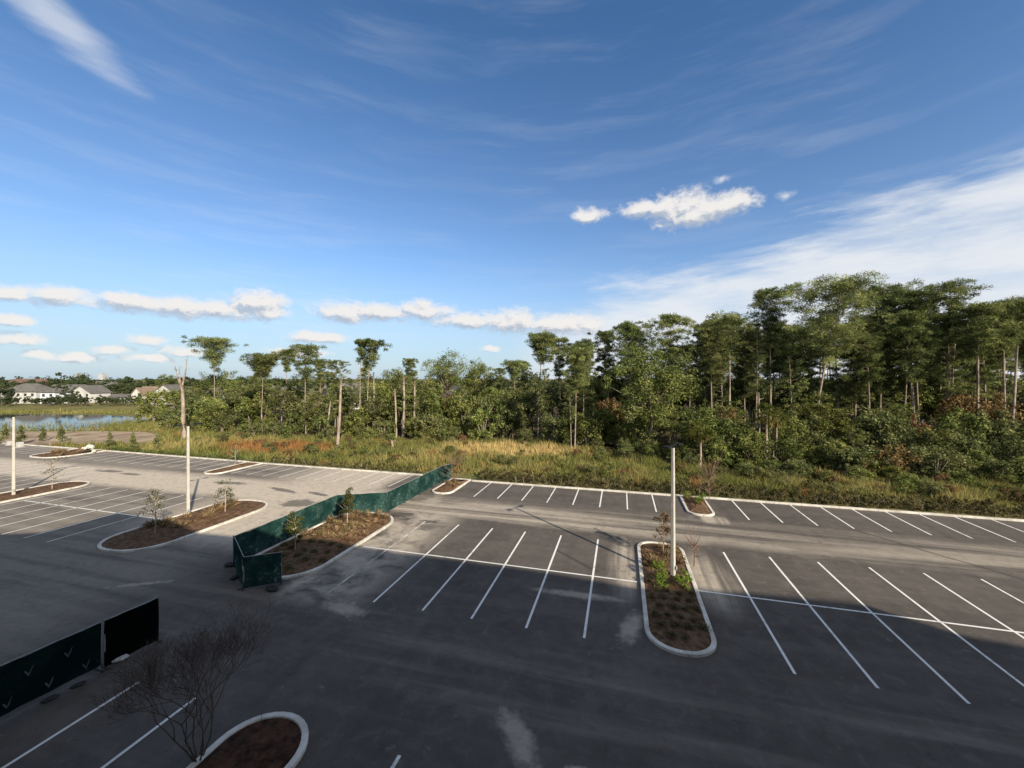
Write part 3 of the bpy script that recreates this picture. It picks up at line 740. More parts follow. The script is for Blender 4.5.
# --- dead snags and bare trunks
def snag(px, ytop, Z, label, r=0.26, lean_px=0.0, forks=0, seed=1):
    rg = np.random.default_rng(seed + int(px)); h = HT(ytop, Z); l = lean_px * Z / F; mb = MB()
    t = tag(empty('dead_trunk', (*D(px, Z), -0.04)), label, 'dead tree')
    hh = h * (0.62 if forks else 1.0)
    tp = lambda s: np.array([l * CU * s / 1 + 0.12 * math.sin(4 * s), l * SU * s, hh * s])
    ss = np.linspace(0, 1, 7)
    mb.tube([tp(s) for s in ss], [r * (1.2 - 0.5 * s) for s in ss], 8)
    mb.build('trunk', M['snag'], t, True)
    for k in range(forks):
        br = MB()
        a = rg.uniform(0, 6.28); b0 = tp(1.0 - 0.06 * (k % 3)); d = np.array([math.cos(a), math.sin(a), 0]); L_ = h * 0.38 * rg.uniform(0.75, 1)
        pts = [b0, b0 + d * 0.7 + [0, 0, L_ * 0.4], b0 + d * rg.uniform(0.7, 1.3) + [0, 0, L_]]
        br.tube(pts, [r * 0.55, r * 0.35, 0.03], 5)
        for q in range(5):
            s = rg.uniform(0.2, 0.95); p = np.array(pts[1]) * (1 - s) + np.array(pts[2]) * s; a2 = rg.uniform(0, 6.28)
            br.tube([p, p + np.array([math.cos(a2) * 0.7, math.sin(a2) * 0.7, rg.uniform(0.1, 0.8)])], [0.05, 0.015], 3)
        br.build('branch', M['snag'], t)
    for k in range(3):
        br = MB(); z = rg.uniform(0.4, 0.95); a = rg.uniform(0, 6.28); p = tp(z)
        br.tube([p, p + np.array([math.cos(a) * 0.8, math.sin(a) * 0.8, 0.3])], [0.06, 0.02], 4)
        br.build('branch', M['snag'], t)
snag(183.5, 352, 78, 'thick dead tree with forked bare top standing by the pond', 0.36, -1, 3)
snag(337, 377, 68, 'broken off pale trunk alone in front of the wood, right of the reddish brush', 0.23, 4.5)
snag(403, 376, 82, 'leftmost of the bare grey trunks under the bushy middle crown', 0.28, 1)
snag(396, 388, 81, 'short grey trunk left of the bare grey trunks in the middle', 0.2, -1)
snag(413, 380, 83, 'bare grey trunk left of the white gables', 0.22, 2)
snag(325, 400, 86, 'short slanting bare trunk under the sparse wide pine', 0.2, 6)
snag(373, 372, 85, 'thin bare trunk right of the close pair of pines', 0.2, 1)
snag(392, 440, 66, 'grey stump in the tall grass in the middle', 0.2, 0)
for i, (px, yt, Z, ln) in enumerate(((728, 352, 70, 2), (838, 350, 72, -2), (915, 345, 68, -7), (976, 340, 62, 2), (1003, 350, 62, 1), (1008, 345, 58, 10), (758, 392, 60, 1))):
    snag(px, yt, Z, ('bare trunk in the shade below the round headed pine', 'bare trunk right of the leaning pine foot', 'slanting bare trunk among the rusty brush',
                     'pale trunk left of the pair at the right edge', 'upright pale trunk near the right edge', 'tilted pale trunk closest to the right edge', 'thin trunk beside the cabbage palm')[i], 0.17, ln)

# --- cabbage palm
def palm(px, ytop, Z, label):
    rg = np.random.default_rng(px); h = HT(ytop, Z)
    t = tag(empty('cabbage_palm', (*D(px, Z), -0.04)), label, 'palm')
    mb = MB(); mb.tube([(0, 0, 0), (0.1, 0, h * 0.3), (0.05, 0.1, h * 0.6), (0, 0, h * 0.8)], [0.22, 0.17, 0.16, 0.2], 8); mb.build('trunk', M['snag'], t, True)
    Vs, Fs, Ts = [], [], []; nv = 0
    for i in range(26):
        a = rg.uniform(0, 6.28); el = rg.uniform(-1.1, 1.2); L_ = 1.0 * rg.uniform(0.8, 1.2)
        d = np.array([math.cos(a) * math.cos(el), math.sin(a) * math.cos(el), math.sin(el)])
        c = np.array([0, 0, h * 0.82]) + d * L_ * 0.9; n = 22
        Dn = unit(d + rg.normal(0, 0.5, (n, 3)) + [0, 0, -0.25]); Pc = c + Dn * 0.4
        V, Fq = quads(Pc, Dn, unit(rg.normal(size=(n, 3))), np.full(n, 0.95), np.full(n, 0.09))
        Vs.append(V); Fs.append(Fq + nv); nv += len(V); Ts.append(np.full(n, 0.9 if el < -0.5 else rg.uniform(0.1, 0.6)))
    link(bpy.data.objects.new('crown', np_mesh('crown', np.concatenate(Vs), np.concatenate(Fs), M['palm'], np.concatenate(Ts))), t)
palm(766, 402, 55, 'cabbage palm with drooping tan skirt at the forest edge')
palm(776, 408, 57, 'second cabbage palm close on the right of the one with the tan skirt')
palm(700, 424, 53, 'low cabbage palm behind the small island of the far row')

# --- understory: bushes along and inside the wood
def bush_mesh(seed, m, n=42, r=1.0, leaf=0.12, per=48, tall=1.3):
    rg = np.random.default_rng(seed)
    a = rg.uniform(0, 6.28, n); rr = np.sqrt(rg.random(n)) * 0.75 * r; z = rg.random(n) ** 0.8 * tall * r * 1.3 * (1 - 0.45 * (rr / r) ** 2) + 0.18 * r
    C = np.stack([np.cos(a) * rr, np.sin(a) * rr, z], 1)
    V, Fq, T = leaves(rg, C, rg.uniform(0.13, 0.30, n) * r, per, leaf, leaf * 0.5, 1.0)
    return np_mesh('foliage', V, Fq, M[m], T)
def stem_mesh(seed, hgt, n=5, spread=0.5, r=0.05, m='bark_dark'):
    rg = np.random.default_rng(seed); mb = MB()
    for i in range(n):
        a = rg.uniform(0, 6.28); s = rg.uniform(0.2, 1) * spread
        mb.tube([(0, 0, 0), (math.cos(a) * s * 0.4, math.sin(a) * s * 0.4, hgt * 0.5), (math.cos(a) * s, math.sin(a) * s, hgt)], [r, r * 0.7, r * 0.25], 4)
    return mb.mesh('stem', M[m])
BUSH = {'under': [bush_mesh(40 + i, 'under', per=60) for i in range(5)], 'broad': [bush_mesh(60 + i, 'broad', per=60) for i in range(4)], 'rust': [bush_mesh(80 + i, 'rust') for i in range(3)]}
STEM = [stem_mesh(i, 1.3) for i in range(3)]
def bush(kind, px, Z, hgt, label, group, name='bush', wide=1.0):
    me = BUSH[kind][int(fr.integers(len(BUSH[kind])))]
    o = bpy.data.objects.new(name, me); s = hgt / 1.75
    o.location = (*D(px, Z), -0.05); o.rotation_euler = (0, 0, fr.uniform(0, 6.28)); o.scale = (s * wide, s * wide, s)
    tag(link(o), label, 'bush', group)
    link(bpy.data.objects.new('stem', STEM[int(fr.integers(3))]), o)
def edgeZ(px): return np.interp(px, [150, 260, 400, 520, 580, 640, 720, 850, 1000, 1100], [92, 79, 74, 72.5, 66, 57.5, 49.5, 43.8, 40.2, 38.5])
zones = [(150, 330, 'left of the broken pale trunk'), (330, 520, 'between the broken pale trunk and the umbrella pine'), (520, 670, 'from the umbrella pine to the right lamp pole'),
         (670, 800, 'between the right lamp pole and the leaning pine'), (800, 1100, 'right of the leaning pine')]
for z0, z1, where in zones:
    for k in range(int((z1 - z0) / (5.0 if z0 < 600 else 3.8))):
        px = fr.uniform(z0, z1); row = k % 4
        Z = edgeZ(px) + (0.8, 3.5, 8.0, 15.0)[row] + fr.uniform(0, 3); hgt = ((2.2, 4.4, 6.6, 8.4) if px < 590 else (1.9, 3.2, 4.6, 6.0))[row] * fr.uniform(0.6, 1.35)
        kind = 'rust' if (fr.random() < (0.06 if z0 >= 800 else 0.03)) else ('broad' if fr.random() < 0.5 else 'under')
        nm = {'rust': 'rusty brown bush', 'broad': 'bright green leafy bush', 'under': 'dull green leafy bush'}[kind]
        bush(kind, px, Z, hgt, f'{nm} in the thicket {where}', f'{nm}es in the thicket {where}', wide=(1.1 if row < 2 else 0.85))
for i in range(46):
    px = fr.uniform(600, 1080); t_ = (px - HX) / F; Z0 = 47.3 / (t_ * SU + CU); Z1 = edgeZ(px) + 2
    kind = ('under', 'rust', 'broad', 'under')[i % 4]
    bush(kind, px, fr.uniform(Z0, max(Z0 + 0.5, Z1)), fr.uniform(0.9, 1.9), 'waist high weedy bush in the grass strip between the right far kerb and the wood', 'weedy bushes in the right grass strip', name='weed_bush', wide=1.3)
for i in range(60):
    px = fr.uniform(190, 610); t_ = (px - HX) / F; Z0 = 49.5 / (t_ * SU + CU)
    bush(('under', 'broad', 'under', 'rust')[i % 4], px, fr.uniform(Z0, max(Z0 + 0.5, edgeZ(px) + 1)), fr.uniform(0.8, 1.7), 'low weedy bush in the meadow between the left far kerb and the wood', 'weedy bushes in the left meadow', name='weed_bush', wide=1.3)
# dead and rusty patch in the right wood
for i in range(5):
    bush('rust', 925 + fr.uniform(-28, 62), 62 + fr.uniform(-3, 8), fr.uniform(6.5, 10), 'tall rusty leaved bush behind the slanting bare trunk', 'tall rusty bushes by the slanting trunk', wide=0.7)
# mid depth fill behind the edge so that the wood is dark and closed
fill = [broad_meshes(700 + i, 11, 3.0, 1.5, n=80, leaf=0.26, per=62, m=('under' if i % 2 else 'broad')) for i in range(4)]
for i in range(240):
    px = fr.uniform(175, 1100); right = px > 590; Z = edgeZ(px) + (fr.uniform(14, 52) if right else fr.uniform(9, 50))
    hh = (fr.uniform(5, 10) if right and Z < edgeZ(px) + 28 else fr.uniform(10, 17) if right else fr.uniform(8, 13.5))
    put_tree('understory_tree', fill[i % 4], D(px, Z), 'small leafy tree filling the right hand wood below the pine crowns' if right else 'small leafy tree filling the left hand wood below the scattered pines',
             group='small trees of the right hand wood' if right else 'small trees of the left hand wood', rz=fr.uniform(0, 6.28), scale=hh / 11)

# --- tall grass (uncountable)
def grass(name, polyfn, n, hmin, hmax, w, seed, kind='stuff'):
    rg = np.random.default_rng(seed)
    pts = polyfn(rg, n); n = len(pts)
    h = rg.uniform(hmin, hmax, n) * np.clip(0.85 + 0.42 * np.sin(pts[:, 0] * 0.83 + 1.3 * np.sin(pts[:, 1] * 0.71)) + 0.25 * np.sin(pts[:, 0] * 2.9 + pts[:, 1] * 2.3), 0.35, 1.5); a = rg.uniform(0, 6.28, n); ln = rg.normal(0, 0.38, (n, 2)) * h[:, None]
    dx = np.stack([np.cos(a), np.sin(a)], 1) * (w * rg.uniform(0.6, 1.4, n))[:, None]
    z0 = np.full(n, -0.05)
    v0 = np.column_stack([pts - dx, z0]); v1 = np.column_stack([pts + dx, z0]); v2 = np.column_stack([pts + ln, h])
    V = np.stack([v0, v1, v2], 1).reshape(-1, 3)
    o = link(bpy.data.objects.new(name, np_mesh(name, V, np.arange(len(V)).reshape(-1, 3), M['grass'], rg.random(n))))
    tag(o, None, None, None, kind); return o
def meadow(rg, n):
    px = rg.uniform(-60, 1090, n * 2); Z1 = edgeZ(px) + 3.5
    Z0 = np.array([1.0 / max(1e-6, 1) for _ in px])
    # kerb line y ~ 44..46 -> depth on this bearing
    tx = (px - HX) / F; yk = np.where(px < 430, 47.4, 46.9)
    Z0 = yk / (tx * SU + CU)
    Z = Z0 + (Z1 - Z0) * rg.random(len(px)); ok = (Z1 > Z0 + 0.3) & ~((px < 162 + rg.normal(0, 3, len(px))) & (Z > 72.5) & (Z < 92)) & ~((px < 168) & (Z > 91) & (Z < 128))
    px, Z = px[ok], Z[ok]
    X = (px - HX) * Z / F
    x, y = X * CU - Z * SU, X * SU + Z * CU
    clump = np.sin(x * 1.7) * np.sin(y * 1.9) + rg.normal(0, 0.7, len(x)); k = clump > -0.3
    return np.column_stack([x, y])[k][:n]
g1 = grass('tall_grass', meadow, 130000, 0.35, 1.15, 0.05, 5)
tag(g1, 'tall golden and green grass between the far kerb and the wood', 'grass')
def pondside(rg, n):
    px = rg.uniform(-120, 235, n); Z = rg.uniform(90, 150, n)
    X = (px - HX) * Z / F; x, y = X * CU - Z * SU, X * SU + Z * CU
    # around the pond only
    inside = (px < 150) & (Z > 93.5) & (Z < 136)
    dirt = (px < 158) & (Z < 92.5)
    k = ~inside & (~dirt | (rg.random(n) < 0.14))
    return np.column_stack([x, y])[k]
tag(grass('pond_reeds', pondside, 45000, 0.3, 0.9, 0.08, 6), 'reeds and rough grass around the pond', 'reeds')
def in_water(rg, n):
    px = np.where(rg.random(n) < 0.88, 172 - np.abs(rg.normal(0, 30, n)), rg.uniform(-80, 170, n)); Z = 93 + np.abs(rg.normal(0, 9, n)); X = (px - HX) * Z / F
    return np.column_stack([X * CU - Z * SU, X * SU + Z * CU])
tag(grass('water_grass', in_water, 16000, 0.25, 0.75, 0.05, 8), 'grass standing in the shallow right end of the pond', 'water grass')

# --- row of young shrubs along the far kerb
HB = [bush_mesh(300 + i, 'hedge', n=16, r=0.55, leaf=0.10, per=40, tall=1.0) for i in range(4)]
HG = [bush_mesh(320 + i, 'hedge_green', n=16, r=0.5, leaf=0.10, per=40, tall=0.8) for i in range(3)]
HS = stem_mesh(9, 0.6, 5, 0.25, 0.02)
def row(x0, x1, y0, y1, step, meshes, label, group, sc=1.0):
    n = int(abs(x1 - x0) / step)
    for i in range(n):
        t = (i + 0.5) / n
        o = bpy.data.objects.new('young_shrub', meshes[int(fr.integers(len(meshes)))]); s = fr.uniform(0.75, 1.15) * sc
        o.location = (x0 + (x1 - x0) * t + fr.normal(0, 0.08), y0 + (y1 - y0) * t + fr.normal(0, 0.1), -0.04); o.scale = (s, s, s); o.rotation_euler = (0, 0, fr.uniform(0, 6.28))
        tag(link(o), label, 'shrub', group)
        link(bpy.data.objects.new('stem', HS), o)
row(-16.5, 40, 45.2, 45.2, 0.85, HB, 'knee high brown green shrub in the row behind the right far kerb', 'shrub row behind the right far kerb', 1.25)
row(-16.5, 40, 46.4, 46.4, 1.0, HB, 'knee high brown green shrub in the second row behind the right far kerb', 'second shrub row behind the right far kerb', 1.4)
row(-24.5, -49, 46.2, 46.4, 1.1, HB, 'brown green shrub in the row behind the far kerb left of the fence', 'shrub row left of the fence', 1.2)
row(-50, -84, 46.5, 47.2, 1.0, HG, 'low bright green shrub in the row behind the kerb nearest the pond', 'green shrub row near the pond', 1.1)

# --- conical young conifers by the dirt patch
def cone_mesh(seed):
    rg = np.random.default_rng(seed); C, Rd = [], []
    for i in range(34):
        t = rg.random() ** 0.8; a = rg.uniform(0, 6.28); r = 0.85 * (1 - t) * rg.uniform(0.4, 1)
        C.append((math.cos(a) * r, math.sin(a) * r, 0.3 + 2.9 * t)); Rd.append(0.42 * (1 - 0.6 * t))
    V, Fq, T = leaves(rg, np.array(C), np.array(Rd), 55, 0.2, 0.1); return np_mesh('foliage', V, Fq, M['under'], T)
CN = [cone_mesh(i) for i in range(3)]
for i, (px, py, ytop, lab) in enumerate(((5, 442, 424, 'first'), (21, 443, 425, 'second'), (43, 440, 426, 'third'), (61, 441, 425, 'fourth'), (110, 447, 431, 'fifth'), (133, 449, 432, 'sixth'), (157, 449, 433, 'seventh'))):
    x, y = G(px, py + 1); Z = F * H / (py + 1 - HY); hh = HT(ytop, Z)
    o = bpy.data.objects.new('young_conifer', CN[i % 3]); s = hh / 3.3; o.location = (x, y, -0.04); o.scale = (s, s, s); o.rotation_euler = (0, 0, i * 1.3)
    tag(link(o), f'{lab} dark young conifer from the left in the row before the dirt patch', 'young tree', 'young conifers beside the dirt patch')
    link(bpy.data.objects.new('stem', stem_mesh(50, 1.2, 2, 0.05, 0.04)), o)

# --- staked young trees and bare saplings
def young_tree(px, py, ytop, wpx, label, m='young', dens=1.0, ycb=0.42, name='young_tree', leafy=True, twigs=0, ground=0.15):
    x, y = G(px, py, ground); Z = F * (H - ground) / (py - HY); h = HT(ytop, Z) - ground; r = wpx / 2 * Z / F
    rg = np.random.default_rng(int(px * 11))
    t = tag(empty(name, (x, y, ground - 0.02)), label, 'young tree')
    mb = MB(); top = h * (0.8 if leafy else 0.5)
    mb.tube([(0, 0, 0), (0.04, 0.02, h * 0.35), (0, 0.03, top)], [0.04, 0.032, 0.012], 6)
    ends = []
    for i in range(14 + twigs):
        z = h * rg.uniform(ycb * 0.8, 0.92); a = rg.uniform(0, 6.28); l = r * rg.uniform(0.4, 1.05) * (1.15 - 0.6 * max(0, (z / h - ycb)))
        zb = min(z, top * 0.98)
        e_ = np.array([math.cos(a) * l, math.sin(a) * l, z + l * 0.5])
        mb.tube([(0, 0, zb * 0.92), (math.cos(a) * l * 0.5, math.sin(a) * l * 0.5, (zb * 0.92 + z) / 2 + l * 0.2), e_], [0.02, 0.013, 0.005], 4, cap=False)
        ends.append(e_ * rg.uniform(0.6, 1)); ends.append(e_ * [0.5, 0.5, 1])
    mb.build('trunk', M['stake'] if leafy else M['twig'], t)
    if leafy:
        C = np.array(ends); V, Fq, T = leaves(rg, C, np.full(len(C), max(0.16, r * 0.34)), int(62 * dens), 0.12, 0.065)
        link(bpy.data.objects.new('crown', np_mesh('crown', V, Fq, M[m], T)), t)
    return t
young_tree(155, 534, 490, 26, 'sparse dark young tree at the shaded left end of the middle island', dens=0.26)
young_tree(225, 512, 481, 20, 'young tree at the sunny right end of the middle island', dens=0.45)
young_tree(295, 550, 508, 18, 'young tree on the fenced island at the edge of the building shade', dens=1.2)
young_tree(347, 526, 484, 17, 'slim young tree in the sun on the fenced island', dens=1.2)
young_tree(663, 556, 512, 18, 'rusty leaved sapling at the back of the right island, left of the pole', m='rust', dens=0.5, ycb=0.55)
young_tree(52, 489, 452, 18, 'thin see through sapling right of the leftmost lamp pole', dens=0.18)
young_tree(235, 464, 442, 12, 'thin sapling on the small island behind the middle pole', dens=0.25)
young_tree(709, 502, 452, 42, 'bare brown sapling behind the small island of the far row', leafy=False, twigs=40, ycb=0.25)
young_tree(455, 484, 446, 40, 'bare brown bush at the far end of the green fence', leafy=False, twigs=50, ycb=0.15)
young_tree(694, 566, 523, 30, 'leaning bare sapling on the right kerb of the right island', leafy=False, twigs=10, ycb=0.3)

# --- bare multi stem tree on the front island
def bare_tree():
    x, y = G(196, 762); x += 0.1
    t = tag(empty('bare_tree', (x, y, 0.1)), 'leafless many stemmed tree in the shade at the lower left', 'tree')
    rg = np.random.default_rng(3); tr = MB(); tw = MB()
    def grow(p, d, L_, r, lev):
        d2 = unit((d + rg.normal(0, 0.14, 3) + [0, 0, 0.10])[None])[0]
        m_ = p + d * L_ * 0.5; q = m_ + d2 * L_ * 0.5
        (tr if lev < 2 else tw).tube([p, m_, q], [r, r * 0.85, r * 0.68], 5 if lev < 2 else 3, cap=False)
        if lev >= 7: return
        for k in range(3 if lev in (2, 3, 4) else 2):
            a = unit((d2 + rg.normal(0, 0.50, 3) * [1, 1, 0.6] + [0, 0, 0.24])[None])[0]
            grow(q if k < 2 else m_, a, L_ * rg.uniform(0.66, 0.86), max(0.0035, r * 0.64), lev + 1)
    for i in range(7):
        a = i * 0.9 + rg.uniform(-0.3, 0.3)
        grow(np.array([math.cos(a) * 0.1, math.sin(a) * 0.1, 0]), unit(np.array([[math.cos(a) * 0.42, math.sin(a) * 0.42, 1]]))[0], 1.15, 0.028, 0)
    tr.build('trunk', M['dark_twig'], t); tw.build('twigs', M['dark_twig'], t)
bare_tree()

# --- low planting on the islands
def tuft_mesh(seed, m, n=110, h=0.45, spread=0.22):
    rg = np.random.default_rng(seed)
    d = unit(rg.normal(size=(n, 3)) * [1, 1, 0.4] + [0, 0, 0.75]); L_ = rg.uniform(0.5, 1.1, n) * h
    P = rg.normal(0, spread * 0.4, (n, 3)) * [1, 1, 0] + d * (L_ / 2)[:, None] + [0, 0, 0.02]
    V, Fq = quads(P, d, unit(rg.normal(size=(n, 3))), L_, np.full(n, 0.035)); return np_mesh('foliage', V, Fq, M[m], rg.random(n))
TB = [tuft_mesh(i, 'tuft') for i in range(3)]; TD = [tuft_mesh(i + 9, 'hedge', 90, 0.32) for i in range(3)]; TG = [bush_mesh(500 + i, 'bright', 22, 0.62, 0.1, 40, 1.1) for i in range(2)]  # tan and dark versions, chosen by sun and shade: light put into colour
def plant(meshes, x, y, s, label, group, name='grass_tuft', cat='plant', z=0.18):
    o = bpy.data.objects.new(name, meshes[int(fr.integers(len(meshes)))]); o.location = (x, y, z); o.scale = (s, s, s); o.rotation_euler = (0, 0, fr.uniform(0, 6.28))
    return tag(link(o), label, cat, group)
for i in range(6):
    for j in range(9):
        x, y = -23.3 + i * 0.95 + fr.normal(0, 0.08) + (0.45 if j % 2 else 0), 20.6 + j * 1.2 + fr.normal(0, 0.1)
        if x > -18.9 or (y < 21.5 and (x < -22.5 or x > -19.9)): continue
        plant(TB if y > 24.5 else TD, x, y, fr.uniform(0.8, 1.2) * (1.2 if y > 24.5 else 1.0), 'sunlit tan grass tuft planted in rows on the fenced island' if y > 24.5 else 'dark shaded tuft planted in rows on the fenced island',  # darker blades inside the building's shade edge, shade painted into the tuft
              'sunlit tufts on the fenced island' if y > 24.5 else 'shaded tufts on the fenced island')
for i in range(4):
    for j in range(9):
        x, y = 1.65 + i * 0.62 + (0.3 if j % 2 else 0), 19.9 + j * 0.8
        if x > 3.9 or y > 26 or (y < 20.4 and (x < 1.9 or x > 3.4)): continue
        plant(TD, x + fr.normal(0, 0.05), y + fr.normal(0, 0.06), fr.uniform(0.7, 1.0), 'small dark tuft planted in rows at the shaded near end of the right island', 'dark tufts on the right island')
for (x, y, s, lab) in ((2.25, 25.6, 1.0, 'bright green shrub left of the foot of the right lamp pole'), (3.35, 24.6, 1.05, 'bright green shrub right of the foot of the right lamp pole'), (2.3, 24.4, 0.8, 'lower bright green shrub in front of the right lamp pole')):
    plant(TG, x, y, s, lab, 'green shrubs round the right lamp pole', 'green_shrub', 'shrub', 0.15)
for i in range(18):
    plant(TB, fr.uniform(1.6, 3.8), fr.uniform(26.6, 30.6), fr.uniform(0.9, 1.4), 'brown tuft at the sunlit back of the right island', 'brown tufts on the right island')
for i in range(18):
    plant(TB, fr.uniform(-37.2, -33.6), fr.uniform(23.0, 30.2), fr.uniform(1.0, 1.9), 'pale brown tuft round the middle lamp pole', 'tufts round the middle lamp pole')
for i in range(7):
    plant(TG if i % 3 == 0 else TB, fr.uniform(6.1, 7.8), fr.uniform(41.2, 43.8), fr.uniform(0.7, 1.0), 'low plant on the small island behind the right lamp pole', 'low plants on the small far island')
for i in range(6):
    plant(TB, fr.uniform(-19.3, -17.6), fr.uniform(40.4, 44), fr.uniform(0.8, 1.2), 'dry tuft on the island at the far end of the fence', 'tufts at the fence end')
for i in range(9):
    plant(TB, fr.uniform(-88.5, -83.5), fr.uniform(41, 45.6), fr.uniform(1.2, 1.9), 'dry tuft on the rubble island near the pond', 'tufts on the rubble island')

# ------------------------------------------------------------------ lamp poles
def lamp_pole(x, y, h, label, az=0.5, box=False):
    t = tag(empty('lamp_pole', (x, y, 0.1), az), label, 'lamp pole')
    mb = MB(); n = 10
    s0, s1 = 0.125, 0.08
    v = []
    for z, s in ((0, s0), (h, s1)):
        c = s * 0.72
        v += [(s, c, z), (c, s, z), (-c, s, z), (-s, c, z), (-s, -c, z), (-c, -s, z), (c, -s, z), (s, -c, z)]
    mb.add(v, [tuple(range(7, -1, -1)), tuple(range(8, 16))] + [(i, (i + 1) % 8, (i + 1) % 8 + 8, i + 8) for i in range(8)])
    mb.build('shaft', M['pole'], t)
    mb = MB(); mb.tube([(0, 0, h + 0.002), (0, 0, h + 0.22)], 0.075, 10); mb.box((0, 0, h + 0.15), (1.1, 0.06, 0.06)); mb.build('bracket', M['black_metal'], t)
    for sgn in (-1, 1):
        mb = MB(); mb.box((sgn * 0.75, 0, h + 0.15), (0.55, 0.36, 0.09)); hd = mb.build('light_head', M['black_metal'], t, bevel=0.015)
        mb = MB(); mb.box((sgn * 0.75, 0, h + 0.097), (0.42, 0.28, 0.012)); mb.build('lens', M['lens'], hd)
    mb = MB(); mb.box((0, -0.215, 0.62), (0.14, 0.03, 0.22)); mb.build('hand_hole_cover', M['post'], t)
    return t
lamp_pole(*G(673, 577, 0.1), 7.85, 'square concrete lamp pole on the long island of the right lot', R(60))
lamp_pole(*G(188, 517, 0.1), 7.9, 'square concrete lamp pole on the island left of the fence', R(75))
lamp_pole(*G(13.5, 496, 0.1), 8.1, 'square concrete lamp pole at the left picture edge', R(75))

# ------------------------------------------------------------------ screened fences
def fence(pts, label, screen='screen', h=1.83, gap=0.06, logos=False, seed=0, foot=True):
    (x0, y0), (x1, y1) = pts; L_ = math.hypot(x1 - x0, y1 - y0); a = math.atan2(y1 - y0, x1 - x0)
    rg = np.random.default_rng(seed)
    t = tag(empty('fence_panel', (x0, y0, 0.0), a), label, 'fence')
    nx = max(2, int(L_ / 0.18)); nz = 8; v, f = [], []
    for side, off in ((0, 0.0), (1, 0.008)):
        for i in range(nx + 1):
            for k in range(nz + 1):
                s, z = i / nx, k / nz
                bil = 0.055 * math.sin(s * L_ * 2.1 + seed) * math.sin(math.pi * z) + 0.022 * math.sin(s * L_ * 5.3 + 2 * z + seed) + 0.012 * math.sin(s * L_ * 11.7 - 5 * z + 3 * seed)
                sag = 0.02 * abs(math.sin(s * L_ * 1.05)) if k == nz else 0
                v.append((s * L_, bil + off - 0.03, gap + (h - gap) * z - sag))
    m_ = (nx + 1) * (nz + 1)
    for i in range(nx):
        for k in range(nz):
            q = i * (nz + 1) + k; f.append((q, q + nz + 1, q + nz + 2, q + 1)); f.append((m_ + q + 1, m_ + q + nz + 2, m_ + q + nz + 1, m_ + q))
    mb = MB(); mb.add(v, f); sc = mb.build('wind_screen', M[screen], t, True)
    npost = max(2, int(round(L_ / 3.0)) + 1)
    for i in range(npost):
        x = L_ * i / (npost - 1); x = min(max(x, 0.03), L_ - 0.03)
        mb = MB(); mb.tube([(x, 0.045, 0), (x, 0.045, h + 0.05)], 0.028, 8); mb.build('post', M['post'], t)
        if foot:
            mb = MB(); mb.box((x, 0.045, 0.02), (0.10, 0.62, 0.04)); mb.build('foot', M['sandbag'], t)
    mb = MB(); mb.tube([(0, 0.045, h - 0.01), (L_, 0.045, h - 0.01)], 0.02, 6); mb.build('top_rail', M['post'], t)
    if logos:
        k = 0; x = 0.8
        while x < L_ - 0.4:
            z = h * (0.70 if k % 2 == 0 else 0.30); mb = MB(); yv = -0.135
            w = 0.125
            mb.add([(x - w, yv, z + 0.08), (x - w * 0.6, yv, z + 0.08), (x - w * 0.05, yv, z - 0.06), (x - w * 0.05, yv, z - 0.17), (x - w * 0.25, yv, z - 0.13)], [(0, 1, 2, 3, 4)])
            mb.add([(x + w * 0.02, yv, z - 0.15), (x + w * 0.02, yv, z - 0.04), (x + w * 0.75, yv, z + 0.17), (x + w, yv, z + 0.18), (x + w * 0.55, yv, z + 0.0)], [(0, 1, 2, 3, 4)])
            mb.build('printed_mark', M['logo'], sc); k += 1; x += 0.52
    return t
cA0, cA1, cB, cC, cD, cE, cF = (-21.1, 18.1), (-19.5, 19.25), (-24.45, 20.3), (-24.3, 29.9), (-20.5, 31.9), (-20.35, 43.2), (-19.75, 44.4)
fence([cA0, cA1], 'short dark green end panel facing the camera in the building shade', 'screen', seed=1)
fence([cB, cA0], 'green panel seen edge on that joins the short end panel to the long run', 'screen', seed=2)
fence([cB, cC], 'long green screened fence run behind the fenced island', 'screen', seed=3, foot=False)
fence([cC, cD], 'sunlit green panel facing the camera where the fence jogs', 'screen', seed=4)
fence([cD, cE], 'long green screened fence run leading away to the far kerb', 'screen', seed=5)
fence([cE, cF], 'short green panel ending the fence at the far kerb', 'screen', seed=6)
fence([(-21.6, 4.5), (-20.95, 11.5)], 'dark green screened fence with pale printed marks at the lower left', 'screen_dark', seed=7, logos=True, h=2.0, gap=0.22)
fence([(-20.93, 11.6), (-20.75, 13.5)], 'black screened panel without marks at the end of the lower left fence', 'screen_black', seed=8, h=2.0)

def bag(x, y, s, label, m='sandbag', rz=0.0, cat='sandbag'):
    mb = MB(); rg = np.random.default_rng(int(abs(x * 37))); n = 12; rings = []
    for k in range(7):
        u = -1 + 2 * k / 6; r = math.sqrt(max(0.02, 1 - abs(u) ** 2.6))
        rings.append([(u * 0.34, math.cos(2 * math.pi * j / n) * 0.19 * r, 0.085 + math.sin(2 * math.pi * j / n) * 0.085 * r + rg.normal(0, 0.006)) for j in range(n)])
    v = [p for r_ in rings for p in r_]; f = [(k * n + j, k * n + (j + 1) % n, (k + 1) * n + (j + 1) % n, (k + 1) * n + j) for k in range(6) for j in range(n)]
    f += [tuple(range(n - 1, -1, -1)), tuple(6 * n + j for j in range(n))]
    mb.add(v, f); o = mb.build('sandbag', M[m], None, True); o.location = (x, y, 0.0); o.rotation_euler = (0, 0, rz); o.scale = (s, s, s)
    return tag(o, label, cat)
bag(*G(231, 566), 1.3, 'black sandbag lying left of the edge on fence panel', rz=0.4)
bag(*G(236, 578), 1.1, 'black sandbag at the near foot of the edge on fence panel', rz=1.4)
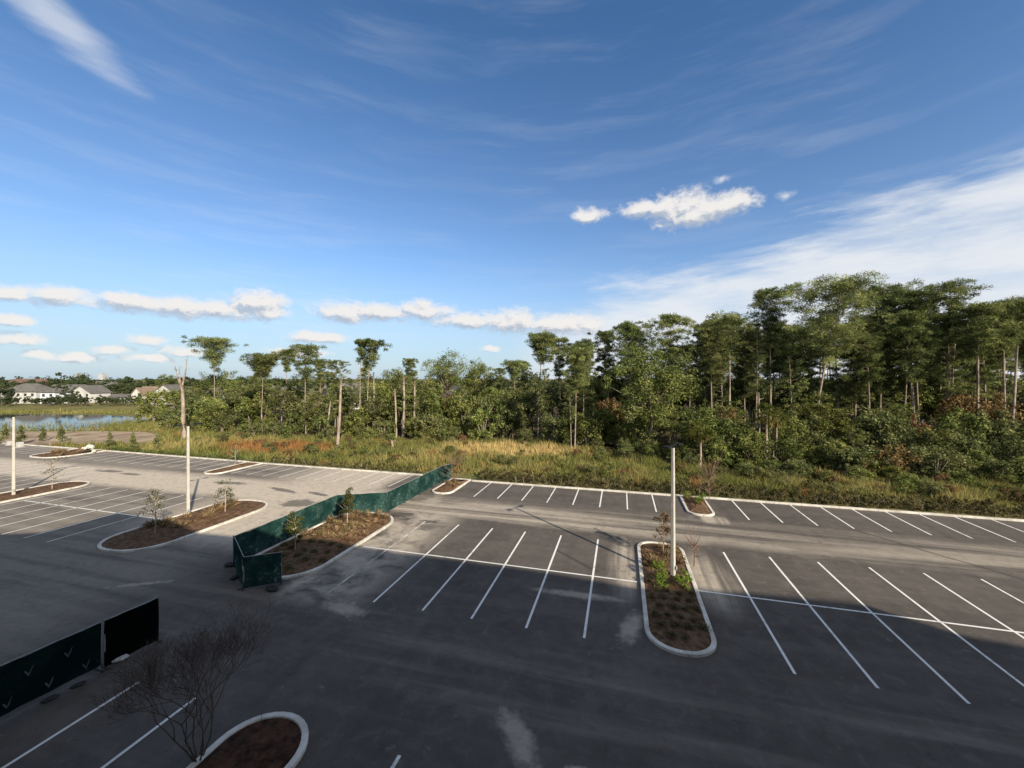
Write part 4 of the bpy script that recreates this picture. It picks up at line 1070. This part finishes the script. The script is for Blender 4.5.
bag(*G(272, 590), 1.3, 'black sandbag in front of the short end panel', rz=-0.2)
bag(*G(117, 661), 1.2, 'pale sandbag at the foot of the black fence panel', 'white_bag', 0.7)
bag(*G(50, 700), 0.75, 'dark sandbag under the fence with printed marks, nearer the black panel', rz=1.3)
bag(*G(78, 686), 0.7, 'dark sandbag under the fence with printed marks, beside the post', rz=1.2)

# rubble on the island near the pond, utility boxes at the kerb
for i, (px, py, s, lab) in enumerate(((90, 450, 0.75, 'largest pale boulder of the rubble on the island near the pond'), (84, 451, 0.5, 'small pale boulder left of the largest one on the rubble island'), (94, 453, 0.4, 'small pale boulder right of the largest one on the rubble island'))):
    rg = np.random.default_rng(i); mb = MB(); v = []
    for k in range(5):
        for j in range(9):
            th = math.pi * (k + 0.5) / 5; a = 2 * math.pi * j / 9; r = rg.uniform(0.75, 1.1)
            v.append((math.sin(th) * math.cos(a) * r, math.sin(th) * math.sin(a) * r * 0.8, 0.55 + math.cos(th) * 0.6 * r))
    f = [(k * 9 + j, (k + 1) * 9 + j, (k + 1) * 9 + (j + 1) % 9, k * 9 + (j + 1) % 9) for k in range(4) for j in range(9)] + [tuple(range(9)), tuple(36 + j for j in reversed(range(9)))]
    mb.add(v, f); o = mb.build('boulder', M['rock']); o.location = (*G(px, py), 0.1); o.scale = (s, s, s); tag(o, lab, 'boulder')
def utility_box(px, py, h, w, label):
    Z = F * H / (py - HY); t = tag(empty('utility_cabinet', (*G(px, py), -0.04), 0.1), label, 'utility box')
    mb = MB(); mb.box((0, 0, h / 2 + 0.1), (w, 0.6, h - 0.05)); b = mb.build('body', M['white_wall'], t, bevel=0.02)
    mb = MB(); mb.box((0, 0, 0.05), (w + 0.3, 0.9, 0.11)); mb.build('plinth', M['concrete'], t)
    mb = MB(); mb.box((0, -0.31, h / 2 + 0.1), (w * 0.86, 0.02, h * 0.8)); d = mb.build('door', M['white_wall'], t)
    mb = MB(); mb.box((w * 0.3, -0.33, h / 2 + 0.1), (0.04, 0.03, 0.2)); mb.build('handle', M['post'], d)
utility_box(20, 447, 0.85, 0.7, 'white utility cabinet right of the leftmost lamp pole at the far kerb')
utility_box(10, 445, 0.7, 0.5, 'white utility cabinet left of the leftmost lamp pole at the far kerb')

# ------------------------------------------------------------------ houses beyond the pond and behind the wood
def house(px, Z, w, d, wall_h, roof_h, label, wall='white_wall', roof='grey_roof', rz=0.0, gable='side', wins=4, floors=2, hip=False):
    t = tag(empty('house', (*D(px, Z), -0.04), YAW + rz), label, 'house')
    mb = MB(); x, y = w / 2, d / 2
    if gable == 'front':
        mb.add([(-x, -y, 0), (x, -y, 0), (x, -y, wall_h), (0, -y, wall_h + roof_h), (-x, -y, wall_h), (-x, y, 0), (x, y, 0), (x, y, wall_h), (0, y, wall_h + roof_h), (-x, y, wall_h)],
               [(0, 1, 2, 3, 4), (9, 8, 7, 6, 5), (1, 6, 7, 2), (5, 0, 4, 9)])
        ov = 0.5; k = roof_h / x; rf = MB()
        for s in (-1, 1):
            e_ = s * (x + ov); ez = wall_h - ov * k
            rf.add([(e_, -y - ov, ez + 0.02), (0, -y - ov, wall_h + roof_h + 0.02), (0, y + ov, wall_h + roof_h + 0.02), (e_, y + ov, ez + 0.02),
                    (e_, -y - ov, ez + 0.24), (0, -y - ov, wall_h + roof_h + 0.24), (0, y + ov, wall_h + roof_h + 0.24), (e_, y + ov, ez + 0.24)],
                   [(0, 1, 2, 3), (7, 6, 5, 4), (0, 4, 5, 1), (3, 2, 6, 7), (0, 3, 7, 4)])
    else:
        hx = x - (d / 2 if hip else 0)
        mb.box((0, 0, wall_h / 2), (w, d, wall_h)); ov = 0.6; rf = MB(); X0, Y0 = x + ov, y + ov
        rx = X0 - (Y0 if hip else 0)
        rf.add([(-X0, -Y0, wall_h + 0.01), (X0, -Y0, wall_h + 0.01), (X0, Y0, wall_h + 0.01), (-X0, Y0, wall_h + 0.01), (-rx, 0, wall_h + roof_h), (rx, 0, wall_h + roof_h)],
               [(3, 2, 1, 0), (0, 1, 5, 4), (2, 3, 4, 5), (1, 2, 5), (3, 0, 4)])
    mb.build('wall', M[wall], t); rf.build('roof', M[roof], t)
    for fl in range(floors):
        for i in range(wins):
            wx = -x + w * (i + 0.5) / wins; wz = wall_h * (fl + 0.5) / floors
            fm = MB(); fm.box((wx, -y - 0.04, wz), (1.5, 0.08, 1.5)); o = fm.build('window', M['white_wall'], t)
            pm = MB(); pm.box((wx, -y - 0.09, wz), (1.25, 0.02, 1.25)); pm.build('pane', M['dark_glass'], o)
    return t
house(31, 196, 17, 10, 5.6, 4.0, 'long white house with a grey hip roof behind the left of the pond', hip=True, wins=5)
house(57, 192, 7, 8, 5.4, 2.4, 'pale grey narrow house wing with a flat front beside the long white house', 'blue_wall', hip=True, wins=2)
house(70, 226, 17, 11, 4.6, 4.0, 'house with a long grey roof between the narrow wing and the white gable', wins=4)
house(91, 200, 11, 9, 5.0, 3.4, 'white house showing its gable end above the pond', gable='front', wins=3, rz=-0.1)
house(32, 250, 22, 12, 6.5, 5.2, 'red roofed house behind the long white house', roof='red_roof', wins=5)
house(121, 205, 13, 7, 2.2, 1.8, 'low shed with a grey roof and white wall right of the gable house', wins=3, floors=1)
house(145, 205, 5.5, 9, 4.0, 3.2, 'small white gable house left of the dark roofed house', roof='brown_roof', gable='front', wins=1, floors=1)
house(155, 212, 12, 9, 4.2, 3.6, 'brown roofed house behind the small white gable', 'white_wall', 'brown_roof', wins=3, floors=1)
house(172, 190, 12, 9, 4.6, 4.4, 'dark grey roofed house with white front left of the dead snag', 'white_wall', 'grey_roof', gable='front', wins=3)
house(204, 186, 13, 9, 5.2, 3.0, 'white house half hidden behind the lone flat topped pine', wins=3)
house(105, 280, 14, 10, 6, 4, 'far white house with a grey roof on the skyline above the pond', wins=3)
house(345, 160, 14, 9, 5.0, 5.2, 'grey roofed white house seen right of the broken pale trunk', wins=4, rz=0.15)
house(414, 150, 8, 9, 5.5, 3.2, 'white gable seen through the trees right of the bare grey trunks', gable='front', wins=2, rz=0.5)
house(457, 150, 9, 9, 5.0, 4.0, 'white gabled house under the rounded broad tree', gable='front', wins=2, rz=0.6)
house(507, 155, 9, 8, 4.6, 2.6, 'white house glimpsed left of the middle umbrella pine', gable='front', wins=2, rz=0.3)
house(285, 190, 15, 9, 5.5, 3.0, 'white house far behind the pines left of the broken trunk', wins=4)
house(933, 96, 6, 7, 4.6, 2.2, 'white wall glimpsed through the right hand wood', wins=2)
for px, Z, w, h, lab in ((79, 1700, 14, 32, 'pale tower block on the far skyline above the white gable house'), (103, 1700, 20, 30, 'second pale tower block on the far skyline')):
    t = tag(empty('tower_block', (*D(px, Z), 0), YAW), lab, 'building')
    mb = MB(); mb.box((0, 0, h / 2), (w, 20, h)); mb.build('wall', M['far_white'], t)
    mb = MB(); mb.box((0, 0, h + 0.6), (w * 0.4, 8, 1.2)); mb.build('roof', M['grey_roof'], t)

# --- neighbourhood trees and the far wood line
nb = [broad_meshes(800 + i, 9, 4.2, 1.2, n=24, leaf=0.6, m='far', per=70) for i in range(4)]
for i in range(270):
    px = fr.uniform(-60, 235); Z = fr.choice([172, 175, 178, 181, 218, 228, 240, 262, 300]) + fr.uniform(-4, 6); hh = fr.uniform(7.5, 14) if Z > 205 else fr.uniform(2.6, 5.2)
    near = Z <= 205
    put_tree('garden_tree' if not near else 'garden_bush', nb[i % 4], D(px, Z), 'low hedge like bush in front of the houses beyond the pond' if near else 'round garden tree among the houses beyond the pond',
             'tree' if not near else 'bush', 'garden bushes beyond the pond' if near else 'garden trees beyond the pond', fr.uniform(0, 6.28), hh / 9)
for i, (px, Z, hh, lab) in enumerate(((62, 240, 15.5, 'big dark tree above the roofs left of the white gable'), (5, 188, 9.5, 'dark tree at the left edge beside the long white house'), (70, 190, 8, 'bushy tree between the narrow wing and the white gable'),
                                     (127, 215, 10, 'wide tree right of the white gable house'), (112, 212, 9, 'round tree right behind the white gable house'), (-20, 190, 10, 'dark tree just beyond the left picture edge'), (240, 170, 10, 'tree behind the pines right of the lone flat topped pine'))):
    put_tree('garden_tree', nb[i % 4], D(px, Z), lab, scale=hh / 9, rz=i)
def far_line(rg, n, Z0, Z1, hmin, hmax, name, label, seed):
    px = rg.uniform(-80, 1150, n); Z = rg.uniform(Z0, Z1, n); X = (px - HX) * Z / F
    h = rg.uniform(hmin, hmax, n) * (0.75 + 0.35 * np.sin(px * 0.21 + seed) * np.sin(px * 0.057))
    C = []; Rd = []
    for i in range(n):
        for k in range(3):
            C.append((X[i] * CU - Z[i] * SU + rg.normal(0, 3), X[i] * SU + Z[i] * CU + rg.normal(0, 3), h[i] * rg.uniform(0.25, 0.85))); Rd.append(h[i] * 0.3 * rg.uniform(0.7, 1.2))
    V, Fq, T = leaves(rg, np.array(C), np.array(Rd), 60, 1.6, 1.0)
    tag(link(bpy.data.objects.new(name, np_mesh(name, V, Fq, M['far'], T))), label, 'woods', None, 'stuff')
far_line(np.random.default_rng(1), 800, 250, 620, 9, 18, 'distant_woods', 'dark band of distant woods along the horizon', 0.0)

# ------------------------------------------------------------------ the building the picture was taken from: its shadow lies over the near half of the lot
prof = [(-120, 16.6), (-20.7, 16.6), (-17, 17.4), (-10.6, 21.4), (-4.9, 21.1), (-0.8, 20.0), (2.9, 20.2), (11.9, 21.1), (17.5, 20.8), (27.8, 20.8), (33, 20.4), (37.4, 21.1), (41.5, 21.4), (46.3, 21.6), (46.9, 20.1), (48.8, 19.9), (95, 19.9)]
bt = tag(empty('apartment_building', (0, -1.5, 0)), 'tall stucco apartment building behind the camera whose shade covers the near lot', 'building')
mb = MB(); n = len(prof)
v = [(x, 0, 0) for x, h in prof] + [(x, 0, h) for x, h in prof] + [(x, -16, 0) for x, h in prof] + [(x, -16, h) for x, h in prof]
f = [(i, i + 1, n + i + 1, n + i) for i in range(n - 1)] + [(2 * n + i + 1, 2 * n + i, 3 * n + i, 3 * n + i + 1) for i in range(n - 1)] + [(n + i, n + i + 1, 3 * n + i + 1, 3 * n + i) for i in range(n - 1)] + [(0, n, 3 * n, 2 * n), (n - 1, 3 * n - 1, 4 * n - 1, 2 * n - 1)]
mb.add(v, f); mb.build('wall', M['stucco'], bt)
for i in range(16):
    for fl in range(5):
        x, z = -44 + i * 6.0, 1.9 + fl * 3.3
        fm = MB(); fm.box((x, 0.05, z), (2.2, 0.1, 1.7)); o = fm.build('window', M['white_wall'], bt)
        pm = MB(); pm.box((x, 0.11, z), (2.0, 0.02, 1.5)); pm.build('pane', M['dark_glass'], o)

# ------------------------------------------------------------------ render settings
S.view_settings.view_transform = 'Standard'
S.view_settings.look = 'None'
S.view_settings.gamma = 1
S.view_settings.use_curve_mapping = False
S.view_settings.exposure = 1.0
S.cycles.max_bounces = 6
S.cycles.diffuse_bounces = 3
S.cycles.transmission_bounces = 3
S.cycles.transparent_max_bounces = 4
S.cycles.use_denoising = True
